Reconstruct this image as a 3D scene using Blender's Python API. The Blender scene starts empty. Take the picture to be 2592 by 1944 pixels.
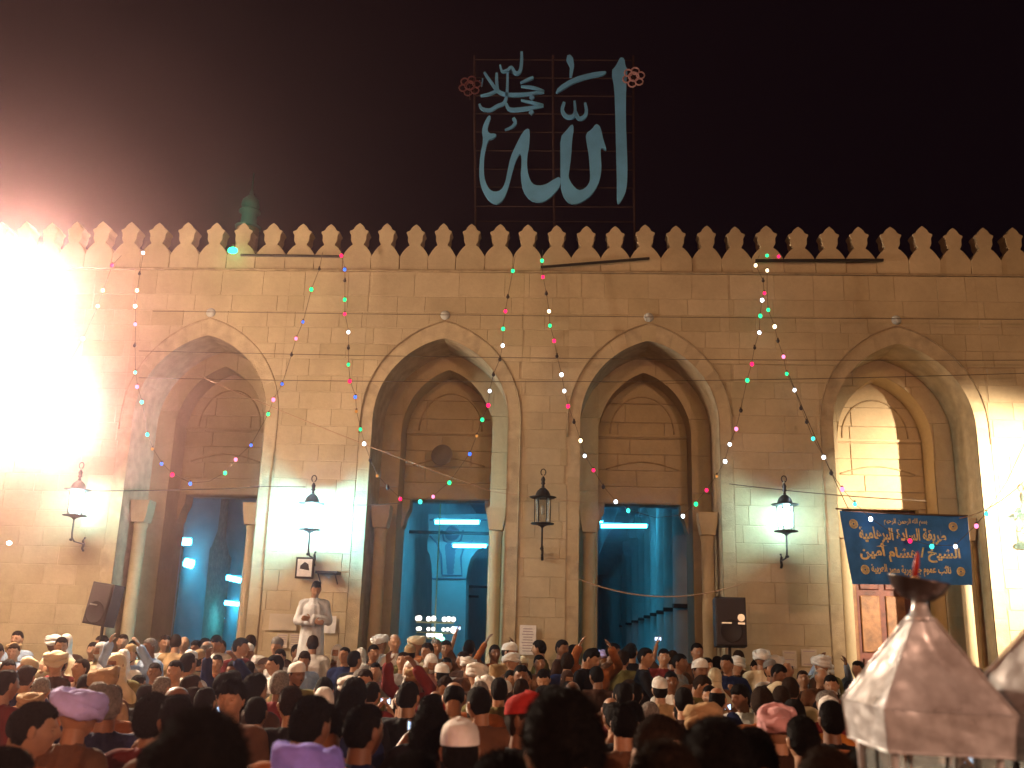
import bpy, bmesh, math, random
from mathutils import Vector, Matrix
import numpy as np
random.seed(7); rng = np.random.default_rng(5)
S = bpy.context.scene
C = S.collection
R = math.radians
PI = math.pi

# ------------------------------------------------------------------ camera
CAMZ = 1.95
FPX = 2450.0                      # focal length in pixels of a 2592 px wide frame
def cam_axes():
    yaw, pitch, roll = R(-3.24), R(14.73), R(1.67)
    F = Vector((math.sin(yaw)*math.cos(pitch), math.cos(yaw)*math.cos(pitch), math.sin(pitch)))
    Rt = Vector((math.cos(yaw), -math.sin(yaw), 0)); U = Rt.cross(F)
    return F, Rt*math.cos(roll)+U*math.sin(roll), U*math.cos(roll)-Rt*math.sin(roll)
AF, AR, AU = cam_axes()
def PS(x, y, Y):                  # photo pixel (2592 wide) seen on the plane at distance Y
    d = AF + AR*((x-1296)/FPX) - AU*((y-972)/FPX)
    d = d*(Y/d.y)
    return Vector((d.x, Y, d.z+CAMZ))
K = 2592/2212
def P(x, y, Y): return PS(x*K, y*K, Y)
cd = bpy.data.cameras.new('camera'); cam = bpy.data.objects.new('camera', cd); C.objects.link(cam)
cd.sensor_width = 36; cd.lens = FPX/2592*36; cd.clip_end = 400; cd.clip_start = .05
m = Matrix((AR, AU, -AF)).transposed().to_4x4(); m.translation = Vector((0, 0, CAMZ)); cam.matrix_world = m
cd.dof.use_dof = True; cd.dof.focus_distance = 14; cd.dof.aperture_fstop = 2.4
S.camera = cam

# ------------------------------------------------------------------ world, exposure, engine
w = bpy.data.worlds.new('World'); S.world = w; w.use_nodes = True
nt = w.node_tree; bg = nt.nodes['Background']
sky = nt.nodes.new('ShaderNodeTexSky'); sky.sky_type = 'NISHITA'; sky.sun_disc = False
sky.sun_elevation = R(-6); sky.sun_rotation = R(200)
mixn = nt.nodes.new('ShaderNodeMixRGB'); mixn.blend_type = 'ADD'; mixn.inputs[0].default_value = 1
mixn.inputs[2].default_value = (.0030, .0012, .0022, 1)
nt.links.new(sky.outputs[0], mixn.inputs[1]); nt.links.new(mixn.outputs[0], bg.inputs[0])
bg.inputs[1].default_value = .12
bg.inputs[1].default_value = 1.0
sky_gain = nt.nodes.new('ShaderNodeMixRGB'); sky_gain.blend_type = 'MULTIPLY'; sky_gain.inputs[0].default_value = 1
sky_gain.inputs[2].default_value = (.05, .05, .05, 1)
nt.links.new(sky.outputs[0], sky_gain.inputs[1]); nt.links.new(sky_gain.outputs[0], mixn.inputs[1])
S.view_settings.view_transform = 'Standard'; S.view_settings.look = 'None'
S.view_settings.exposure = 0; S.view_settings.gamma = 1; S.view_settings.use_curve_mapping = False
S.render.engine = 'CYCLES'
cy = S.cycles
cy.use_denoising = True; cy.denoiser = 'OPENIMAGEDENOISE'; cy.max_bounces = 5; cy.diffuse_bounces = 3; cy.glossy_bounces = 3
cy.transmission_bounces = 4; cy.transparent_max_bounces = 10; cy.volume_bounces = 0
cy.sample_clamp_indirect = 4; cy.sample_clamp_direct = 0; cy.use_light_tree = True
cy.caustics_reflective = False; cy.caustics_refractive = False; cy.blur_glossy = 1

def lamp(name, kind, loc, power, col, size=.3, target=None, angle=None, blend=.3, shape=None, size_y=None):
    l = bpy.data.lights.new(name, kind); l.energy = power; l.color = col
    if kind == 'AREA':
        l.size = size
        if size_y: l.shape = 'RECTANGLE'; l.size_y = size_y
    else: l.shadow_soft_size = size
    if kind == 'SPOT': l.spot_size = R(angle); l.spot_blend = blend
    o = bpy.data.objects.new(name, l); C.objects.link(o); o.location = loc
    if target is not None:
        o.rotation_euler = (Vector(target)-Vector(loc)).to_track_quat('-Z', 'Y').to_euler()
    return o
SOD = (1, .67, .28)
# unseen sodium-coloured fill spots added to light the facade above the near crowd
for fx_, fe_ in ((-9.5, 2300), (-3.2, 2300), (3.2, 2500), (9.5, 2300)):
    lamp('facade_fill_light', 'SPOT', (fx_, -9, 10), fe_*.70, SOD, .25, target=(fx_*.98, 15, 4.0), angle=37, blend=.75)
# sodium street lamps of the square
lamp('street_lamp_light', 'POINT', (-7, -6, 6.0), 2000, (1, .42, .22), .25)
lamp('street_lamp_light', 'POINT', (7, -5, 5.5), 3000, (1, .55, .36), .25)

# ------------------------------------------------------------------ helpers
def tag(o, label=None, cat=None, group=None, kind=None):
    if label: o['label'] = label
    if cat: o['category'] = cat
    if group: o['group'] = group
    if kind: o['kind'] = kind
    return o
def empty(name, loc=(0,0,0), rz=0):
    o = bpy.data.objects.new(name, None); C.objects.link(o); o.location = loc; o.rotation_euler.z = rz
    o.empty_display_size = .1
    return o
class MB:
    def __init__(s): s.v = []; s.f = []; s.m = []
    def add(s, vs, fs, mi=0):
        b = len(s.v); s.v += [tuple(v) for v in vs]
        s.f += [tuple(i+b for i in f) for f in fs]; s.m += [mi]*len(fs)
        return s
    def box(s, x0, x1, y0, y1, z0, z1, mi=0, bev=0):
        if bev <= 0:
            vs = [(x, y, z) for x in (x0, x1) for y in (y0, y1) for z in (z0, z1)]
            return s.add(vs, [(0,1,3,2),(4,6,7,5),(0,4,5,1),(2,3,7,6),(0,2,6,4),(1,5,7,3)], mi)
        b = bev
        return s.prism([(x0, z0), (x1, z0), (x1, z1), (x0, z1)], y0, y1, mi, b)
    def prism(s, poly, y0, y1, mi=0, bev=0):
        # polygon in (x, z), extruded from y0 (front, towards -Y) back to y1
        n = len(poly)
        a = sum(poly[i][0]*poly[(i+1) % n][1]-poly[(i+1) % n][0]*poly[i][1] for i in range(n))
        if a < 0: poly = poly[::-1]
        if bev > 0:
            cx = sum(p[0] for p in poly)/n; cz = sum(p[1] for p in poly)/n
            w = max(p[0] for p in poly)-min(p[0] for p in poly); h = max(p[1] for p in poly)-min(p[1] for p in poly)
            kx = 1-2*bev/max(w, .02); kz = 1-2*bev/max(h, .02)
            fr = [(cx+(x-cx)*kx, y0, cz+(z-cz)*kz) for x, z in poly]
            mid = [(x, y0+bev*.8, z) for x, z in poly]; bk = [(x, y1, z) for x, z in poly]
            vs = fr+mid+bk
            fs = [tuple(range(n))]
            for i in range(n):
                j = (i+1) % n
                fs += [(i, n+i, n+j, j), (n+i, 2*n+i, 2*n+j, n+j)]
            return s.add(vs, fs, mi)
        vs = [(x, y0, z) for x, z in poly]+[(x, y1, z) for x, z in poly]
        fs = [tuple(range(n)), tuple(range(2*n-1, n-1, -1))]+[(i, n+i, n+(i+1) % n, (i+1) % n) for i in range(n)]
        return s.add(vs, fs, mi)
    def lathe(s, prof, c=(0,0,0), n=16, mi=0, axis='z', closed=False):
        vs = []
        for r, h in prof:
            for k in range(n):
                a = 2*PI*k/n
                p = (r*math.cos(a), r*math.sin(a), h)
                if axis == 'y': p = (p[0], h, p[1])
                if axis == 'x': p = (h, p[0], p[1])
                vs.append((p[0]+c[0], p[1]+c[1], p[2]+c[2]))
        fs = [(i*n+k, i*n+(k+1) % n, (i+1)*n+(k+1) % n, (i+1)*n+k) for i in range(len(prof)-1) for k in range(n)]
        if prof[0][0] > 1e-6: fs.append(tuple(range(n))[::-1])
        if prof[-1][0] > 1e-6: fs.append(tuple((len(prof)-1)*n+k for k in range(n)))
        return s.add(vs, fs, mi)
    def tube(s, pts, r, n=6, mi=0):
        pts = [Vector(p) for p in pts]; vs = []; N = len(pts)
        rr = r if isinstance(r, (list, tuple)) else [r]*N
        up = Vector((0, 0, 1))
        for i, p in enumerate(pts):
            t = (pts[min(i+1, N-1)]-pts[max(i-1, 0)])
            t = t.normalized() if t.length > 1e-9 else Vector((0,0,1))
            u = up if abs(t.dot(up)) < .95 else Vector((0, 1, 0))
            a = t.cross(u).normalized(); b = t.cross(a)
            for k in range(n):
                q = 2*PI*k/n
                vs.append(p+(a*math.cos(q)+b*math.sin(q))*rr[i])
        fs = [(i*n+k, i*n+(k+1) % n, (i+1)*n+(k+1) % n, (i+1)*n+k) for i in range(N-1) for k in range(n)]
        fs += [tuple(range(n))[::-1], tuple((N-1)*n+k for k in range(n))]
        return s.add(vs, fs, mi)
    def ell(s, c, r, n=12, mi=0, rot=None):
        m = n//2+1; vs = []
        if not isinstance(r, (list, tuple)): r = (r, r, r)
        for i in range(m+1):
            f = -PI/2+PI*i/m
            for k in range(n):
                a = 2*PI*k/n
                v = Vector((r[0]*math.cos(f)*math.cos(a), r[1]*math.cos(f)*math.sin(a), r[2]*math.sin(f)))
                if rot is not None: v = rot @ v
                vs.append(v+Vector(c))
        fs = [(i*n+k, i*n+(k+1) % n, (i+1)*n+(k+1) % n, (i+1)*n+k) for i in range(m) for k in range(n)]
        return s.add(vs, fs, mi)
    def cap(s, p0, r0, p1, r1, n=12, mi=0):
        s.ell(p0, r0, n, mi); s.ell(p1, r1, n, mi)
        p0 = Vector(p0); p1 = Vector(p1)
        return s.tube([p0, p0.lerp(p1, .5), p1], [r0, (r0+r1)/2, r1], n, mi)
    def mesh(s, name, mats, smooth=False):
        me = bpy.data.meshes.new(name); me.from_pydata(s.v, [], s.f)
        for mt in (mats if isinstance(mats, (list, tuple)) else [mats]): me.materials.append(mt)
        me.polygons.foreach_set('material_index', s.m)
        if smooth: me.polygons.foreach_set('use_smooth', [True]*len(me.polygons))
        me.update(); return me
    def build(s, name, mats, parent=None, smooth=False, loc=None):
        o = bpy.data.objects.new(name, s.mesh(name, mats, smooth)); C.objects.link(o)
        if parent: o.parent = parent
        if loc is not None: o.location = loc
        return o
def fix_normals(me):
    bm = bmesh.new(); bm.from_mesh(me); bmesh.ops.remove_doubles(bm, verts=bm.verts, dist=1e-5)
    bmesh.ops.recalc_face_normals(bm, faces=bm.faces); bm.to_mesh(me); bm.free()
def link(name, me, parent=None, loc=None):
    o = bpy.data.objects.new(name, me); C.objects.link(o)
    if parent: o.parent = parent
    if loc is not None: o.location = loc
    return o

# ------------------------------------------------------------------ materials
def mat(name, col, rough=.7, metal=0, noise=0, nscale=6, bump=0, bscale=60, spec=.3, emit=None, estr=0):
    m = bpy.data.materials.new(name); m.use_nodes = True; n = m.node_tree; b = n.nodes['Principled BSDF']
    b.inputs['Base Color'].default_value = (*col, 1); b.inputs['Roughness'].default_value = rough
    b.inputs['Metallic'].default_value = metal; b.inputs['Specular IOR Level'].default_value = spec
    if noise or bump:
        tc = n.nodes.new('ShaderNodeTexCoord')
    if noise:
        t = n.nodes.new('ShaderNodeTexNoise'); t.inputs['Scale'].default_value = nscale; t.inputs['Detail'].default_value = 6
        n.links.new(tc.outputs['Object'], t.inputs['Vector'])
        r = n.nodes.new('ShaderNodeValToRGB')
        r.color_ramp.elements[0].color = (*[c*(1-noise) for c in col], 1); r.color_ramp.elements[0].position = .3
        r.color_ramp.elements[1].color = (*[min(1, c*(1+noise)) for c in col], 1); r.color_ramp.elements[1].position = .7
        n.links.new(t.outputs['Fac'], r.inputs[0]); n.links.new(r.outputs[0], b.inputs['Base Color'])
    if bump:
        t2 = n.nodes.new('ShaderNodeTexNoise'); t2.inputs['Scale'].default_value = bscale; t2.inputs['Detail'].default_value = 5
        n.links.new(tc.outputs['Object'], t2.inputs['Vector'])
        bn = n.nodes.new('ShaderNodeBump'); bn.inputs['Strength'].default_value = bump; bn.inputs['Distance'].default_value = .02
        n.links.new(t2.outputs['Fac'], bn.inputs['Height']); n.links.new(bn.outputs[0], b.inputs['Normal'])
    if emit:
        b.inputs['Emission Color'].default_value = (*emit, 1); b.inputs['Emission Strength'].default_value = estr
    return m
def emis(name, col, s):
    m = bpy.data.materials.new(name); m.use_nodes = True; n = m.node_tree
    n.nodes.remove(n.nodes['Principled BSDF']); e = n.nodes.new('ShaderNodeEmission')
    e.inputs[0].default_value = (*col, 1); e.inputs[1].default_value = s
    n.links.new(e.outputs[0], n.nodes['Material Output'].inputs[0]); return m
def stone(name, cols, bump=.35):
    m = bpy.data.materials.new(name); m.use_nodes = True; n = m.node_tree; L = n.links.new; b = n.nodes['Principled BSDF']
    b.inputs['Roughness'].default_value = .9; b.inputs['Specular IOR Level'].default_value = .15
    geo = n.nodes.new('ShaderNodeNewGeometry'); oi = n.nodes.new('ShaderNodeObjectInfo')
    ad = n.nodes.new('ShaderNodeMath'); ad.operation = 'ADD'; fr = n.nodes.new('ShaderNodeMath'); fr.operation = 'FRACT'
    L(geo.outputs['Random Per Island'], ad.inputs[0]); L(oi.outputs['Random'], ad.inputs[1]); L(ad.outputs[0], fr.inputs[0])
    rp = n.nodes.new('ShaderNodeValToRGB'); rp.color_ramp.interpolation = 'LINEAR'
    e = rp.color_ramp.elements; e[0].color = (*cols[0], 1); e[1].color = (*cols[-1], 1)
    for i, c in enumerate(cols[1:-1]): e.new((i+1)/(len(cols)-1)).color = (*c, 1)
    L(fr.outputs[0], rp.inputs[0])
    def noise(sc, det=6, rough=.6):
        t = n.nodes.new('ShaderNodeTexNoise'); t.inputs['Scale'].default_value = sc; t.inputs['Detail'].default_value = det
        t.inputs['Roughness'].default_value = rough; L(geo.outputs['Position'], t.inputs['Vector']); return t
    a = noise(.9); r1 = n.nodes.new('ShaderNodeMapRange'); r1.inputs['To Min'].default_value = .55; r1.inputs['To Max'].default_value = 1.4
    L(a.outputs['Fac'], r1.inputs[0])
    c2 = noise(14, 8, .7); r2 = n.nodes.new('ShaderNodeMapRange'); r2.inputs['To Min'].default_value = .84; r2.inputs['To Max'].default_value = 1.14
    L(c2.outputs['Fac'], r2.inputs[0])
    mu = n.nodes.new('ShaderNodeMath'); mu.operation = 'MULTIPLY'; L(r1.outputs[0], mu.inputs[0]); L(r2.outputs[0], mu.inputs[1])
    vm = n.nodes.new('ShaderNodeVectorMath'); vm.operation = 'SCALE'; L(rp.outputs[0], vm.inputs[0]); L(mu.outputs[0], vm.inputs['Scale'])
    L(vm.outputs[0], b.inputs['Base Color'])
    bn = n.nodes.new('ShaderNodeBump'); bn.inputs['Strength'].default_value = bump; bn.inputs['Distance'].default_value = .012
    hh = noise(22, 8, .65); L(hh.outputs['Fac'], bn.inputs['Height']); L(bn.outputs[0], b.inputs['Normal'])
    return m
M = {}
M['stone'] = stone('limestone', [(.43,.33,.20), (.47,.36,.225), (.44,.335,.205), (.50,.385,.245), (.42,.32,.19)])
M['mortar'] = mat('lime mortar', (.42,.32,.20), .95, noise=.2, bump=.3)
M['mould'] = mat('weathered moulding stone', (.33,.24,.14), .9, noise=.25, bump=.3)
M['hallstone'] = mat('pale plaster', (.48,.48,.45), .8, noise=.12, nscale=2, bump=.1)
M['halldark'] = mat('plaster ceiling', (.30,.31,.32), .9, noise=.15, nscale=1)
M['hallline'] = mat('grey arabesque paint', (.22,.20,.24), .8)
M['carpet'] = mat('carpet', (.10,.14,.12), .95, noise=.3)
M['wood'] = mat('dark door wood', (.085,.022,.014), .55, noise=.5, nscale=9, bump=.2)
M['wood2'] = mat('light door wood', (.17,.075,.030), .5, noise=.4, nscale=9, bump=.2)
M['iron'] = mat('black wrought iron', (.025,.02,.016), .55, metal=.3, noise=.3, bump=.3)
M['cable'] = mat('cable rubber', (.10,.07,.045), .8)
M['cord'] = mat('pale cord', (.42,.27,.17), .9)
M['frame_steel'] = mat('rusty steel frame', (.035,.014,.011), .8, noise=.4, nscale=20)
M['letters'] = mat('pale blue sign panel', (.12,.36,.62), .6, noise=.12, nscale=3)
M['blue_cloth'] = mat('blue banner cloth', (.035,.17,.50), .8, noise=.2, nscale=5, bump=.15, bscale=40)
M['gold'] = mat('ochre lettering paint', (.80,.62,.30), .6, noise=.25, nscale=30)
M['black_plastic'] = mat('black speaker cabinet', (.030,.020,.018), .6, noise=.2, bump=.2, bscale=300)
M['grille'] = mat('speaker grille', (.055,.038,.034), .7, noise=.3, nscale=200, bump=.6, bscale=400)
M['silver'] = mat('silver badge', (.6,.55,.5), .3, metal=.8)
M['paper'] = mat('paper', (.72,.66,.62), .9, noise=.08, nscale=20)
M['ink'] = mat('faded ink', (.35,.26,.28), .9)
M['tin'] = None
M['ground'] = mat('paving', (.10,.085,.07), .9, noise=.3, nscale=2, bump=.3, bscale=20)
M['platform'] = mat('stone step', (.22,.17,.12), .9, noise=.25, nscale=3, bump=.3, bscale=20)
M['tubelight'] = emis('fluorescent tube', (.05,.58,1), 46)
M['tubebig'] = emis('fluorescent tube bright', (.05,.58,1), 66)
M['lampwhite'] = emis('white lantern bulb', (.42,.92,1), 620)
M['lampbright'] = emis('brightest lantern bulb', (.25,.78,1), 3400)
M['globe'] = emis('chandelier globe', (1,.95,.85), 3.5)
M['floodlens'] = emis('floodlight lens', (1,.75,.52), 3200)
M['floodlens2'] = emis('right floodlight lens', (1,.76,.48), 15000)
M['screen'] = emis('phone screen', (.55,.72,1), 2.2)
M['greenlamp'] = emis('green lamp', (.01,1,.38), 9)
def glassmat(name, col):
    m = bpy.data.materials.new(name); m.use_nodes = True; n = m.node_tree; n.nodes.remove(n.nodes['Principled BSDF'])
    t = n.nodes.new('ShaderNodeBsdfTransparent'); t.inputs[0].default_value = (*col, 1)
    d = n.nodes.new('ShaderNodeBsdfTranslucent'); d.inputs[0].default_value = (*col, 1)
    g = n.nodes.new('ShaderNodeBsdfGlossy'); g.inputs['Roughness'].default_value = .15
    a = n.nodes.new('ShaderNodeMixShader'); a.inputs[0].default_value = .22; b = n.nodes.new('ShaderNodeMixShader'); b.inputs[0].default_value = .06
    n.links.new(t.outputs[0], a.inputs[1]); n.links.new(d.outputs[0], a.inputs[2])
    n.links.new(a.outputs[0], b.inputs[1]); n.links.new(g.outputs[0], b.inputs[2])
    n.links.new(b.outputs[0], n.nodes['Material Output'].inputs[0]); return m
M['glass'] = glassmat('frosted pane', (.85,.85,.82))
def tinmat():
    m = bpy.data.materials.new('tinned sheet metal'); m.use_nodes = True; n = m.node_tree; L = n.links.new; b = n.nodes['Principled BSDF']
    b.inputs['Metallic'].default_value = .45
    tc = n.nodes.new('ShaderNodeTexCoord')
    t = n.nodes.new('ShaderNodeTexNoise'); t.inputs['Scale'].default_value = 9; t.inputs['Detail'].default_value = 8; t.inputs['Roughness'].default_value = .65
    L(tc.outputs['Object'], t.inputs['Vector'])
    r = n.nodes.new('ShaderNodeValToRGB'); r.color_ramp.elements[0].color = (.47,.44,.44,1); r.color_ramp.elements[0].position = .35
    r.color_ramp.elements[1].color = (.80,.80,.82,1); r.color_ramp.elements[1].position = .68
    L(t.outputs['Fac'], r.inputs[0]); L(r.outputs[0], b.inputs['Base Color'])
    rr = n.nodes.new('ShaderNodeMapRange'); rr.inputs['To Min'].default_value = .20; rr.inputs['To Max'].default_value = .42
    L(t.outputs['Fac'], rr.inputs[0]); L(rr.outputs[0], b.inputs['Roughness'])
    t2 = n.nodes.new('ShaderNodeTexNoise'); t2.inputs['Scale'].default_value = 7; t2.inputs['Detail'].default_value = 2
    L(tc.outputs['Object'], t2.inputs['Vector'])
    bn = n.nodes.new('ShaderNodeBump'); bn.inputs['Strength'].default_value = .6; bn.inputs['Distance'].default_value = .04
    L(t2.outputs['Fac'], bn.inputs['Height']); L(bn.outputs[0], b.inputs['Normal'])
    return m
M['tin'] = tinmat()
M['soot'] = mat('sooty iron bowl', (.10,.075,.07), .3, metal=.5, noise=.4, nscale=12)

# ------------------------------------------------------------------ ground and haze
o = MB().box(-60, 60, -20, 120, -.3, 0).build('ground', M['ground']); tag(o, kind='structure')
o = MB().box(-16, 16, 11.6, 14.96, .001, .17, bev=.01).build('forecourt_platform', M['platform']); tag(o, kind='structure')
hz = MB().box(-30, 30, -12, 74, -1.3, 15.5).build('glow_haze', [])  # volume added to give the lamps a pinkish halo
tag(hz, kind='stuff')
hm_ = bpy.data.materials.new('glow_haze'); hm_.use_nodes = True; n_ = hm_.node_tree; n_.nodes.remove(n_.nodes['Principled BSDF'])
pv = n_.nodes.new('ShaderNodeVolumePrincipled'); pv.inputs['Color'].default_value = (1, .62, .68, 1); pv.inputs['Density'].default_value = .0034; pv.inputs['Anisotropy'].default_value = .95
n_.links.new(pv.outputs[0], n_.nodes['Material Output'].inputs['Volume']); hz.data.materials.append(hm_); hz.display_type = 'WIRE'
# paving flags are below the crowd and unseen

# ------------------------------------------------------------------ the mosque
mosque = empty('mosque', (0, 15, 0))
tag(mosque, 'floodlit sandstone mosque front with four pointed arches and a crenellated top', 'mosque')
OY = 15.0
def part(mb, name, mats, smooth=False, parent=mosque):
    o = mb.build(name, mats, None, smooth); o.parent = parent
    if parent is mosque: o.location = (0, -OY, 0)
    return o
ARCH = [-5.90, -1.98, 1.34, 5.28]
A_OUT = 1.09; A_HOOD = 1.29; A_IN = .77; ZS = 5.30
def Hout(u): return ZS+1.23*math.sqrt(max(0, 1-u*u))+.13*(1-abs(u))**2
def Hhood(u): return ZS+1.50*math.sqrt(max(0, 1-u*u))+.16*(1-abs(u))**2
def Hin(u): return ZS-.02+.97*math.sqrt(max(0, 1-u*u))+.13*(1-abs(u))**2
def Hfun(x, a, H):
    for c in ARCH:
        u = (x-c)/a
        if abs(u) <= 1: return H(u)
    return None
XL, XR = -13.0, 12.5
ZTOP = 7.80
Y2, Y3 = 15.95, 16.45
def arch_sheet(mb, a, H, y, x0, x1, ztop, zbot=0, n=28, mi=0):
    xs = {x0, x1}
    for c in ARCH:
        for k in range(n+1):
            x = c-a*math.cos(PI*k/n)
            if x0 <= x <= x1: xs.add(round(x, 5))
    xs = sorted(xs)
    for i in range(len(xs)-1):
        xa, xb = xs[i], xs[i+1]; xm = (xa+xb)/2; inside = Hfun(xm, a, H) is not None
        def z(x):
            if not inside: return zbot
            c = min(ARCH, key=lambda q: abs(q-xm)); u = max(-1, min(1, (x-c)/a)); return H(u)
        mb.add([(xa, y, z(xa)), (xb, y, z(xb)), (xb, y, ztop), (xa, y, ztop)], [(0, 1, 2, 3)], mi)
def arch_reveal(mb, c, a, H, y0, y1, zb=0, n=28, mi=0):
    pts = [(c-a, zb)]+[(c-a*math.cos(PI*k/n), H(max(-1, min(1, -math.cos(PI*k/n))))) for k in range(n+1)]+[(c+a, zb)]
    vs = []; fs = []
    for x, z in pts: vs += [(x, y0, z), (x, y1, z)]
    for i in range(len(pts)-1): fs.append((2*i, 2*i+1, 2*i+3, 2*i+2))
    mb.add(vs, fs, mi)
mb = MB(); arch_sheet(mb, A_OUT, Hout, 15.007, XL, XR, ZTOP)
for c in ARCH: arch_reveal(mb, c, A_OUT, Hout, 15.0, Y2+.05)
mb.box(XL, XR, 15.06, 15.5, ZTOP-.05, 8.0)
part(mb, 'wall', M['mortar'])
mb = MB(); arch_sheet(mb, A_IN, Hin, Y2+.02, XL, XR, ZTOP)
for c in ARCH: arch_reveal(mb, c, A_IN, Hin, Y2+.0, Y3+.35)
part(mb, 'inner_wall', M['stone'])

def block_polys(H, a, x0, x1, z0, z1, gap=.003):
    """rectangle x0..x1, z0..z1 minus the area under the arch curve"""
    out = []
    brk = [x0+gap]
    for c in ARCH:
        for e in (c-a, c+a):
            if x0+gap < e < x1-gap: brk.append(e)
    brk.append(x1-gap); brk = sorted(brk)
    for i in range(len(brk)-1):
        xa, xb = brk[i], brk[i+1]; xm = (xa+xb)/2
        c = next((q for q in ARCH if abs(xm-q) < a), None)
        if c is None:
            if xb-xa > .03: out.append([(xa, z0+gap), (xb, z0+gap), (xb, z1-gap), (xa, z1-gap)])
            continue
        hh = lambda x: H(max(-1, min(1, (x-c)/a)))+gap
        N = 14; xs = [xa+(xb-xa)*k/N for k in range(N+1)]
        ok = [hh(x) < z1-gap-.02 for x in xs]
        k = 0
        while k <= N:
            if ok[k]:
                j = k
                while j+1 <= N and ok[j+1]: j += 1
                if j > k and xs[j]-xs[k] > .04:
                    bot = [(x, max(z0+gap, hh(x))) for x in xs[k:j+1]]
                    # drop collinear points
                    pb = [bot[0]]+[bot[q] for q in range(1, len(bot)-1) if not (bot[q-1][1] == bot[q][1] == bot[q+1][1])]+[bot[-1]]
                    out.append(pb+[(xs[j], z1-gap), (xs[k], z1-gap)])
                k = j+1
            else: k += 1
    return out
def merge_narrow(ps): return [p for p in ps if max(q[0] for q in p)-min(q[0] for q in p) > .05 and max(q[1] for q in p)-min(q[1] for q in p) > .035]
courses = [0]
hs = [.34,.34,.33,.32,.33,.30,.31,.29,.31,.28,.30,.27,.30,.28,.29,.27,.30,.28,.28,.27,.29,.26,.28,.27,.28,.27]
for h in hs:
    if courses[-1]+h > ZTOP-.12: break
    courses.append(courses[-1]+h)
courses[-1] = ZTOP
blocks = []
for r in range(len(courses)-1):
    x = XL-random.random()*.5
    while x < XR:
        wd = random.uniform(.36, .78)
        for p in merge_narrow(block_polys(Hhood, A_HOOD, max(x, XL), min(x+wd, XR), courses[r], courses[r+1])): blocks.append(p)
        x += wd
def vis(p):
    cx = sum(q[0] for q in p)/len(p); cz = sum(q[1] for q in p)/len(p)
    return (cx+.3)**2+((cz-5.2)*1.35)**2-(900 if (abs(cx+.3) < 7.6 and cz > 1.9) else 0)-6*abs((max(q[0] for q in p)-min(q[0] for q in p)))
blocks.sort(key=vis)
for i, p in enumerate(blocks[:300]):
    part(MB().prism(p, 15.0-random.uniform(0, .004), 15.03, bev=.004), 'stone_block', M['stone'])
mb = MB()
for p in blocks[300:]: mb.prism(p, 15.0-random.uniform(0, .004), 15.03, bev=.004)
tag(part(mb, 'stone_courses', M['stone']), kind='stuff')
# arch surround: voussoirs and jamb stones
for c in ARCH:
    N = 15
    tt = [PI*k/N for k in range(N+1)]
    def pt(a, H, t): u = -math.cos(t); return (c+a*u, H(max(-1, min(1, u))))
    for k in range(N):
        g = .035/N
        ta, tb = tt[k]+g, tt[k+1]-g
        q = [pt(A_OUT, Hout, ta+(tb-ta)*j/3) for j in range(4)]+[pt(A_HOOD-.02, Hhood, tb-(tb-ta)*j/3) for j in range(4)]
        q = [(x, z-.02 if j > 3 else z) for j, (x, z) in enumerate(q)]
        part(MB().prism(q, 15.008+random.uniform(-.004, .004), 15.04, bev=.004), 'voussoir', M['stone'])
    for sgn in (-1, 1):
        z = 0
        while z < ZS-.01:
            h = min(random.uniform(.28, .46), ZS-z)
            if ZS-z-h < .12: h = ZS-z
            xa, xb = sorted((c+sgn*A_OUT, c+sgn*(A_HOOD-.02)))
            part(MB().box(xa, xb, 15.008+random.uniform(-.004, .004), 15.04, z+.005, z+h-.005, bev=.004), 'jamb_stone', M['stone'])
            z += h
    # hood mould: a roll that follows the arch and runs down the pier
    pts = []
    zl = 0 if c in (ARCH[3],) else (0 if c == ARCH[0] else 5.2)
    hm = MB()
    left0 = 0 if c == ARCH[3] else 5.05
    right0 = 0 if c in (ARCH[0], ARCH[1]) else 5.05
    pts = [(c-A_HOOD, 14.995, left0)]+[(c-A_HOOD*math.cos(PI*k/36), 14.995, Hhood(max(-1, min(1, -math.cos(PI*k/36))))-.01) for k in range(37)]+[(c+A_HOOD, 14.995, right0)]
    hm.tube(pts, .012, 8)
    part(hm, 'hood_mould', M['mould'], True)
    # round keystone boss above the apex
    part(MB().lathe([(0, 14.955), (.05, 14.96), (.075, 14.985), (.085, 15.01)], (c, 0, 7.05), 14, axis='y'), 'keystone_boss', M['hallstone'], True)
    # nook shafts in the corner of the recess
    for sgn in (-1, 1):
        x = c+sgn*(A_OUT-.165); y = 15.42
        s = part(MB().lathe([(.13, .0), (.13, .25), (.105, .3), (.10, 3.5), (.115, 3.56), (.10, 3.6)], (x, y, 0), 16), 'nook_shaft', M['stone'], True)
        s2 = MB(); s2.prism([(x-.105, 3.60), (x+.105, 3.60), (x+.14, 3.78), (x+.155, 3.95), (x-.155, 3.95), (x-.14, 3.78)], y-.14, y+.14)
        part(s2, 'capital', M['stone'])
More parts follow.
